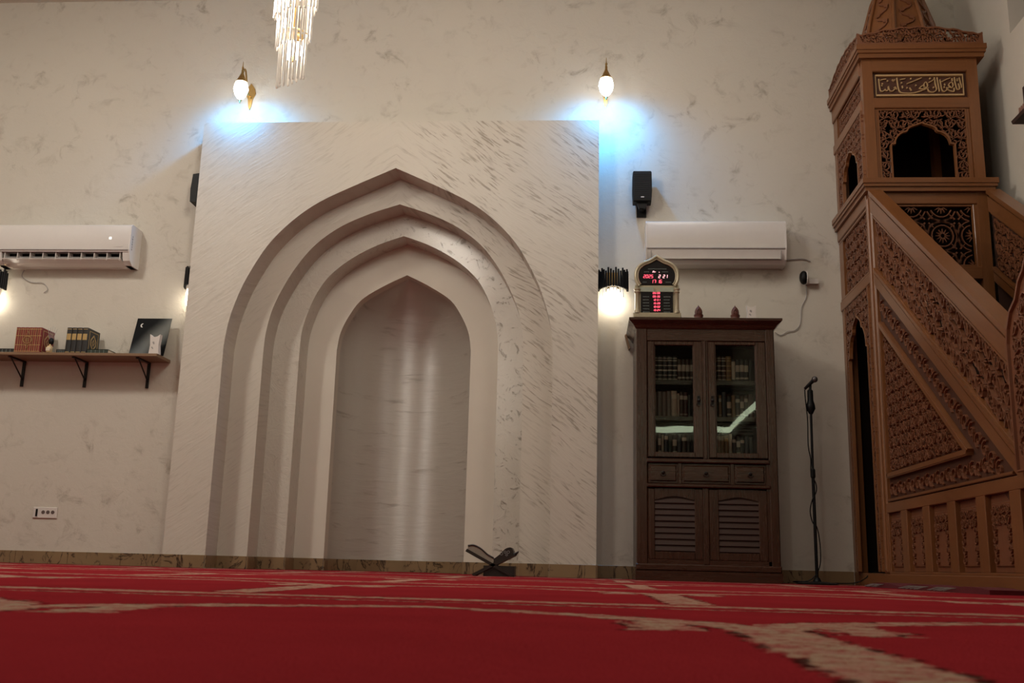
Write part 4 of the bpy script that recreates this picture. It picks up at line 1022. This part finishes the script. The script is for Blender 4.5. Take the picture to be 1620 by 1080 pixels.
# dark cover on its right-hand face
for i, w4 in enumerate((.044, .044, .046, .046)):
    x0 = -4.222+sum((.044, .044, .046, .046)[:i])
    book('book', f'black volume with gold spine label on wall shelf, {ordn[i]} from left', 'black gold-labelled set on the wall shelf', x0, x0+w4-.001, 7.745, 7.95, ZS, ZS+.213, 'near_black', M_goldt, ((.52, .76), (.93, .95), (.04, .06)), raised=False)
side_orn('black volume with gold spine label on wall shelf, fourth from left', -4.222+.18-.0005, 7.85, ZS+.106, .085, M_goldt)
def flat(label, x0, x1, y0, y1, h, key='near_black'):
    o = thing('book', label, 'book', ((x0+x1)/2, (y0+y1)/2, ZS), 'books lying flat on the wall shelf')
    obj('cover', MB().box(x0, x1, y0, y1, ZS, ZS+.004).box(x0, x1, y0, y1, ZS+h-.004, ZS+h).box(x0, x1, y0, y0+.005, ZS, ZS+h), BM[key], o)
    obj('page_block', MB().box(x0+.003, x1-.002, y0+.006, y1-.003, ZS+.004, ZS+h-.004), M_paper, o)
    m_ = MB()
    for t_ in (.2, .4, .6, .8): xx = x0+(x1-x0)*t_; m_.box(xx-.003, xx+.003, y0-.001, y0, ZS+.004, ZS+h-.004)
    tag(obj('spine_tooling', m_, M_dim, o), kind='stuff')
flat('black book lying flat at the far left end of the wall shelf', -5.02, -4.835, 7.76, 7.95, .040)
flat('black book lying flat just left of the red book set', -4.830, -4.662, 7.77, 7.95, .038)
flat('black book lying flat between red set and black set on wall shelf', -4.345+.04, -4.226, 7.77, 7.95, .036)
flat('dark green book lying flat with page edges showing right of the black set', -4.036, -3.862, 7.752, 7.95, .036, 'green')
dfu = thing('reed_diffuser', 'small amber bottle with thin reeds on wall shelf in front of the red set', 'diffuser', (-4.36, 7.74, ZS))
M_amber = simple('amber_glass', (.55, .40, .20), .15, coat=.5)
obj('bottle', MB().lathe([(.023, 0), (.025, .006), (.025, .045), (.018, .055), (.008, .060), (.008, .070), (0, .070)], (-4.345, 7.738, ZS), 12), M_amber, dfu, smooth=40)
obj('label', MB().box(-4.362, -4.328, 7.711, 7.713, ZS+.012, ZS+.04), M_paper, dfu)
obj('dark_cap', MB().ellip((-4.342, 7.745, ZS+.095), .022, .018, .030, 10, 8), M_blk, dfu, smooth=50)
for i in range(5): 
    a = -.05+i*.022
    obj('reed', MB().tube([(-4.345, 7.742, ZS+.062), (-4.345+a*.9, 7.76, ZS+.225-.01*abs(i-2))], .0018, 4), M_grey, dfu)
# leaning night-sky picture
pc = thing('leaning_picture', 'dark picture of a crescent moon leaning on the wall at right end of shelf', 'picture', (-3.57, 7.83, ZS))
m, b = mat('night_print'); X, Y, Z = pos()
dd = (X+3.57)*.75+(Z-1.83)*(-.62)
cl = sstep(mth('ABSOLUTE', dd-.035+nz(vec(X, Y, Z), 6, 4)*.05-.03), .12, .0)
put(b, 'Base Color', mix(cl*.7, (.005, .006, .007), (.20, .21, .20))); put(b, 'Roughness', .75); b.inputs['Specular IOR Level'].default_value = .15
la = lambda a, b_, c: (a, 7.82+(b_-ZS)*.30-c, b_)
obj('board', MB().boxf(la, -3.716, -3.425, ZS, ZS+.335, 0, .008), m, pc)
obj('crescent', MB().prism([(-3.661+.016*math.cos(a), ZS+.27+.018*math.sin(a)) for a in [PI*.45+i*PI*1.1/10 for i in range(11)]]+[(-3.655+.012*math.cos(a), ZS+.27+.0145*math.sin(a)) for a in [PI*1.5-i*PI/8 for i in range(9)]], la, .008, .0092), simple('print_white', (.7, .7, .68), .5), pc)
fresh(-3.476, 7.74, ZS, .042, .162, 'white notched air freshener box standing before the crescent moon picture')

# ------------------------------------------------------------------ upper sconces: brass arm, hanging lit globe
def sconce_up(x, z, label):
    t_ = thing('globe_sconce', label, 'wall lamp', (x, 8.0, z), 'lit globe sconces above the mihrab')
    fr = front(8.0)
    obj('back_plate', MB().prism([(x, z+.10), (x+.035, z+.05), (x+.045, z), (x+.02, z-.05), (x+.012, z-.12), (x, z-.15), (x-.012, z-.12), (x-.02, z-.05), (x-.045, z), (x-.035, z+.05)], fr, 0, .014), M_gold, t_)
    arm = cr([(8.0, z-.02), (7.93, z-.03), (7.88, z+.04), (7.82, z+.14), (7.77, z+.10), (7.752, z+.03)], 5)
    obj('arm', MB().tube([(x, a, b_) for a, b_ in arm], .008, 7).tube([(x, a, b_) for a, b_ in cr([(7.88, z+.04), (7.84, z+.0), (7.87, z-.02), (7.89, z+.01)], 5)], .005, 6), M_gold, t_)
    obj('finial', MB().lathe([(.0, 0), (.012, .008), (.006, .02), (.011, .035), (.004, .05), (.003, .085), (0, .10)], (x, 7.752, z+.09), 10), M_gold, t_, smooth=50)
    obj('cap', MB().lathe([(.052, -.012), (.045, .0), (.028, .035), (.012, .07), (.008, .10)], (x, 7.752, z+.0), 16), M_gold, t_, smooth=50)
    obj('globe', MB().lathe([(0, -.165), (.025, -.155), (.05, -.12), (.062, -.075), (.056, -.035), (.046, -.010)], (x, 7.752, z+.0), 18), M_globe, t_, smooth=60)
    obj('lower_finial', MB().lathe([(.016, -.172), (.012, -.180), (.008, -.19), (0, -.205)], (x, 7.752, z+.0), 10).ribbon([(x-.03, z-.13), (x, z-.155), (x+.03, z-.13)], .008, front(7.69), 0, .004), M_gold, t_, smooth=50)
sconce_up(-2.955, 4.05, 'lit globe sconce high on the wall above left side of the mihrab'); sconce_up(.142, 4.05, 'lit globe sconce high on the wall right of the mihrab top corner')
for x_ in (-2.955, .142):
    spot('sconce_downlight', (x_, 7.68, 3.88), (math.radians(40), 0, 0), 50, (.05, .42, 1.0), math.radians(165), 1, .03)

# lower sconces: crown of black rods over a lit crystal shade
def sconce_low(x, z, label, k=1.0):
    t_ = thing('rod_sconce', label, 'wall lamp', (x, 8.0, z), 'black rod wall lamps')
    obj('back_plate', MB().box(x-.05*k, x+.05*k, 7.975, 8.0, z-.10, z+.10), M_gold, t_)
    n = 19
    for i in range(n):
        a = PI+PI*i/(n-1); px, py = x+.118*k*math.cos(a), 7.955+.095*math.sin(a); hh = .012*((i*5) % 3)+.03*math.sin(PI*i/(n-1))*0
        obj('black_rod', MB().tube([(px, py, z-.045+.02*abs(i-9)/9*-1), (px, py, z+.085+hh*1.1)], [.0105, .0085], 6), M_blk, t_)
    for i in range(9):
        a = PI+PI*(i+.5)/9; px, py = x+.082*k*math.cos(a), 7.955+.065*math.sin(a)
        obj('crystal_rod', MB().tube([(px, py, z-.12), (px, py, z-.04)], .007, 6), M_crys, t_)
    obj('rim', MB().tube([(x+.10*k*math.cos(PI+PI*i/12), 7.955+.08*math.sin(PI+PI*i/12), z-.03) for i in range(13)], .006, 6), M_gold, t_)
    obj('lit_shade', MB().ellip((x, 7.925, z-.135), .072*k, .05, .095, 16, 10), M_bulb, t_, smooth=60)
sconce_low(.21, 2.335, 'black rod wall lamp glowing between mihrab panel and prayer clock')
sconce_low(-3.298, 2.33, 'black rod wall lamp mostly hidden behind left edge of mihrab panel', .42)
sconce_low(-5.04, 2.315, 'black rod wall lamp glowing at the far left edge')

# ------------------------------------------------------------------ chandelier
ch = thing('chandelier', 'tiered crystal rod chandelier hanging before the wall above the mihrab', 'chandelier', (-1.60, 4.88, 2.53))
hx, hy = -1.60, 4.90
obj('ceiling_rose', MB().lathe([(.30, .44), (.30, .40), (.05, .38)], (hx, hy, 4.54), 24), M_gold, ch); obj('stem', MB().tube([(hx, hy, 2.70), (hx, hy, 4.95)], .008, 8), M_gold, ch)
rr = random.Random(12); tiers = [(.070, 2.52, 2.86, 18), (.090, 2.74, 3.08, 22), (.112, 2.92, 3.30, 24), (.15, 3.10, 3.55, 26), (.22, 3.40, 3.85, 32), (.30, 3.7, 4.2, 40)]
for r, z0, z1, n in tiers:
    obj('tier_ring', MB().tube([(hx+r*math.cos(i*PI/12), hy+r*math.sin(i*PI/12), z1) for i in range(24)], .004, 6, True), M_gold, ch)
    for i in range(n):
        a = 2*PI*(i+rr.uniform(-.15, .15))/n; dz = .09*(math.sin(a*1+.8)*.5+.5)+rr.uniform(0, .02); px, py = hx+r*math.cos(a), hy+r*math.sin(a)
        obj('crystal_rod', MB().tube([(px, py, z0+dz), (px, py, z0+dz+.008), (px, py, z1)], [.003, .0062, .0055], 6), M_crys, ch)
for z_ in (2.77, 3.12, 3.5, 3.95):
    for k_ in range(3):
        a = k_*2*PI/3+.4; rb = .026 if z_ < 3.3 else .06
        obj('bulb', MB().ellip((hx+rb*math.cos(a), hy+rb*math.sin(a), z_), .020, .020, .055, 8, 8), M_cbulb, ch, smooth=60)
obj('bulb_tray', MB().lathe([(.05, 0), (.055, .006), (.01, .012)], (hx, hy, 2.845), 16).ellip((hx, hy, 2.84), .012, .012, .012, 8, 6), M_gold, ch)

# ------------------------------------------------------------------ microphone stand
ms = thing('microphone_stand', 'black microphone stand with round base between bookcase and carved pulpit', 'microphone stand', (1.67, 7.6, 0))
MX, MY = 1.668, 7.6
obj('base', MB().lathe([(.145, 0), (.150, .006), (.13, .014), (.03, .022), (.02, .045), (.014, .05)], (MX, MY, 0), 28), M_blk, ms, smooth=35)
obj('lower_tube', MB().tube([(MX, MY, .04), (MX, MY, .80)], .0115, 10), M_blk, ms); obj('upper_tube', MB().tube([(MX, MY, .78), (MX+.004, MY, 1.36)], .009, 10), M_blk, ms)
obj('clutch', MB().lathe([(.014, 0), (.018, .01), (.018, .06), (.012, .07)], (MX, MY, .76), 10), M_blk, ms)
obj('grip', MB().lathe([(.014, -.13), (.034, -.09), (.032, -.065), (.022, -.03), (.021, .045), (.012, .055)], (MX+.003, MY, 1.365), 12), M_blk, ms, smooth=40)
obj('clip', MB().tube([(MX+.004, MY, 1.41), (MX+.006, MY, 1.455)], .010, 8), M_blk, ms)
mic = thing('microphone', 'handheld microphone with grey ball head clipped on top of the stand', 'microphone', (MX, MY, 1.44))
obj('handle', MB().tube([(MX-.034, MY+.01, 1.425), (MX+.022, MY-.02, 1.482)], [.010, .015], 10), M_blk, mic)
obj('grille_head', MB().ellip((MX+.034, MY-.026, 1.492), .023, .023, .024, 14, 10), simple('grille_grey', (.11, .10, .10), .4, .6, scale=200), mic, smooth=60)
cbp = [(MX-.036, MY, 1.42), (MX-.034, MY, 1.35), (MX-.022, MY+.01, 1.20), (MX-.026, MY, 1.0), (MX-.012, MY, .90), (MX-.013, MY, .80), (MX+.016, MY-.01, .72), (MX+.018, MY, .66), (MX-.015, MY-.012, .60), (MX-.03, MY, .52), (MX-.016, MY, .44), (MX+.012, MY-.012, .40), (MX+.032, MY, .26), (MX+.02, MY, .12), (MX-.05, MY, .03), (MX-.15, MY+.04, .018), (MX-.10, MY+.16, .012), (MX+.18, MY+.1, .012), (MX+.30, MY+.1, .02), (MX+.36, MY+.06, .055), (MX+.42, MY+.1, .098), (MX+.60, MY+.15, .10)]
def cr3(P_, k=6):
    o = []
    for i in range(len(P_)-1):
        p0, p1, p2, p3 = [Vector(P_[max(0, min(len(P_)-1, j))]) for j in (i-1, i, i+1, i+2)]
        for j in range(k):
            t_ = j/k; o.append(.5*((2*p1)+(-p0+p2)*t_+(2*p0-5*p1+4*p2-p3)*t_*t_+(-p0+3*p1-3*p2+p3)*t_**3))
    return o+[Vector(P_[-1])]
tag(obj('microphone_cable', MB().tube(cr3(cbp), .0042, 6), M_blk), 'black cable winding down the microphone stand and trailing to the pulpit doorway', 'cable')

# ------------------------------------------------------------------ book rest with open book
rh = thing('folding_book_rest', 'low dark crossed book rest standing on the carpet before the mihrab', 'book rest', (-.66, 7.5, 0))
M_reh = simple('rest_wood', (.016, .009, .006), .4, var=.3, scale=40)
CXR, CZR = -.668, .075
def leaf(x0, z0, x1, z1, y0, y1, th):
    dx_, dz_ = x1-x0, z1-z0; L = math.hypot(dx_, dz_); nx, nz_ = -dz_/L*th/2, dx_/L*th/2
    return [(x0+nx, z0+nz_), (x1+nx, z1+nz_), (x1-nx, z1-nz_), (x0-nx, z0-nz_)], y0, y1
p_, a_, b_ = leaf(-.512, .004, -.852, .180, 0, 0, .022)
obj('leaf', MB().prism(p_, front(7.60), 0, .20), M_reh, rh)
p_, a_, b_ = leaf(-.80, .004, -.505, .158, 0, 0, .022)
obj('leaf', MB().prism(p_, front(7.60), 0, .20), M_reh, rh)
# carved crest on the right leaf
cq = MB(); ux, uz = .886, .463
for i, (s_, h_) in enumerate(((.0, .02), (.035, .045), (.075, .03), (.11, .05), (.15, .018))):
    y_ = 7.585-s_; cq.tube([(-.505, y_, .158), (-.505+ux*h_*.6, y_, .158+uz*h_*1.0)], [.012, .003], 6)
obj('carved_crest', cq, M_reh, rh)
ft = MB(); ft.box(-.725, -.500, 7.42, 7.58, 0, .074); obj('foot_board', ft, M_reh, rh)
ob = thing('open_book', 'open book lying on the crossed book rest with pages fanned to the left', 'book', (-.69, 7.5, .12))
pl = cr([(-.655, .088), (-.70, .105), (-.77, .145), (-.842, .186)], 5); tl = cr([(-.652, .125), (-.70, .150), (-.75, .190), (-.80, .212), (-.842, .208)], 5)
obj('page_block', MB().prism(pl+list(reversed(tl)), front(7.585), 0, .165), simple('dark_page_edges', (.26, .215, .17), .8, var=.15, scale=120), ob, smooth=30)  # page edges darker than those of the other books
obj('upper_boards', MB().tube([(a, 7.418, b_+.004) for a, b_ in tl], .006, 6), M_reh, ob)
pl2 = cr([(-.650, .088), (-.60, .118), (-.55, .144), (-.512, .166)], 5); tl2 = cr([(-.652, .122), (-.61, .155), (-.57, .195), (-.53, .205), (-.512, .180)], 5)
obj('raised_cover', MB().prism(pl2+list(reversed(tl2)), front(7.585), 0, .165), M_reh, ob, smooth=30)
sc_ = MB()
for cx0, cz0, r_ in ((-.598, .160, .010), (-.572, .172, .008), (-.548, .172, .009), (-.56, .152, .007)):
    sc_.tube([(cx0+r_*math.cos(a*PI/6), 7.416, cz0+r_*math.sin(a*PI/6)) for a in range(12)], .0016, 5, True)
obj('beads', sc_, M_grey, ob)

# carved wall bracket shelf on the right wall at the frame's edge
kb_ = thing('carved_wall_shelf', 'carved dark wooden bracket shelf on the right wall at the right edge', 'shelf', (XR, 6.8, 3.3))
frr = lambda a, b_, c: (XR-c, a, b_)
obj('shelf_board', MB().prism([(7.10, 3.33), (6.2, 3.33), (6.2, 3.30), (7.08, 3.30)], frr, 0, .20), M_carve_dk, kb_)
obj('bracket', MB().prism([(7.04, 3.30), (6.95, 3.22), (6.3, 3.22), (6.25, 3.30)], frr, 0, .14), M_carve_dk, kb_)
fz = MB().boxf(frr, 6.22, 7.05, 3.33, 3.40, .02, .16)
for i in range(26): fz.boxf(frr, 7.02-i*.031, 7.035-i*.031, 3.335, 3.395, .16, .172)
for i in range(5): fz.boxf(lambda a, b_, c: (XR-a, 7.05+c, b_), .03+i*.028, .045+i*.028, 3.335, 3.395, 0, .01)
obj('beaded_frieze', fz, simple('pinkish_wood', (.30, .17, .13), .5, scale=60), kb_)
obj('upright', MB().boxf(frr, 6.98, 7.0, 3.40, 3.53, .12, .15).boxf(frr, 6.3, 6.98, 3.50, 3.53, .12, .15), M_carve_dk, kb_)
obj('crest_board', MB().prism([(6.95, 3.40), (6.90, 3.46), (6.85, 3.56), (6.75, 3.60), (6.4, 3.60), (6.35, 3.4)], frr, .01, .03), M_carve, kb_)
kb_.location = (XR, 6.8-.46, 3.3-.205)
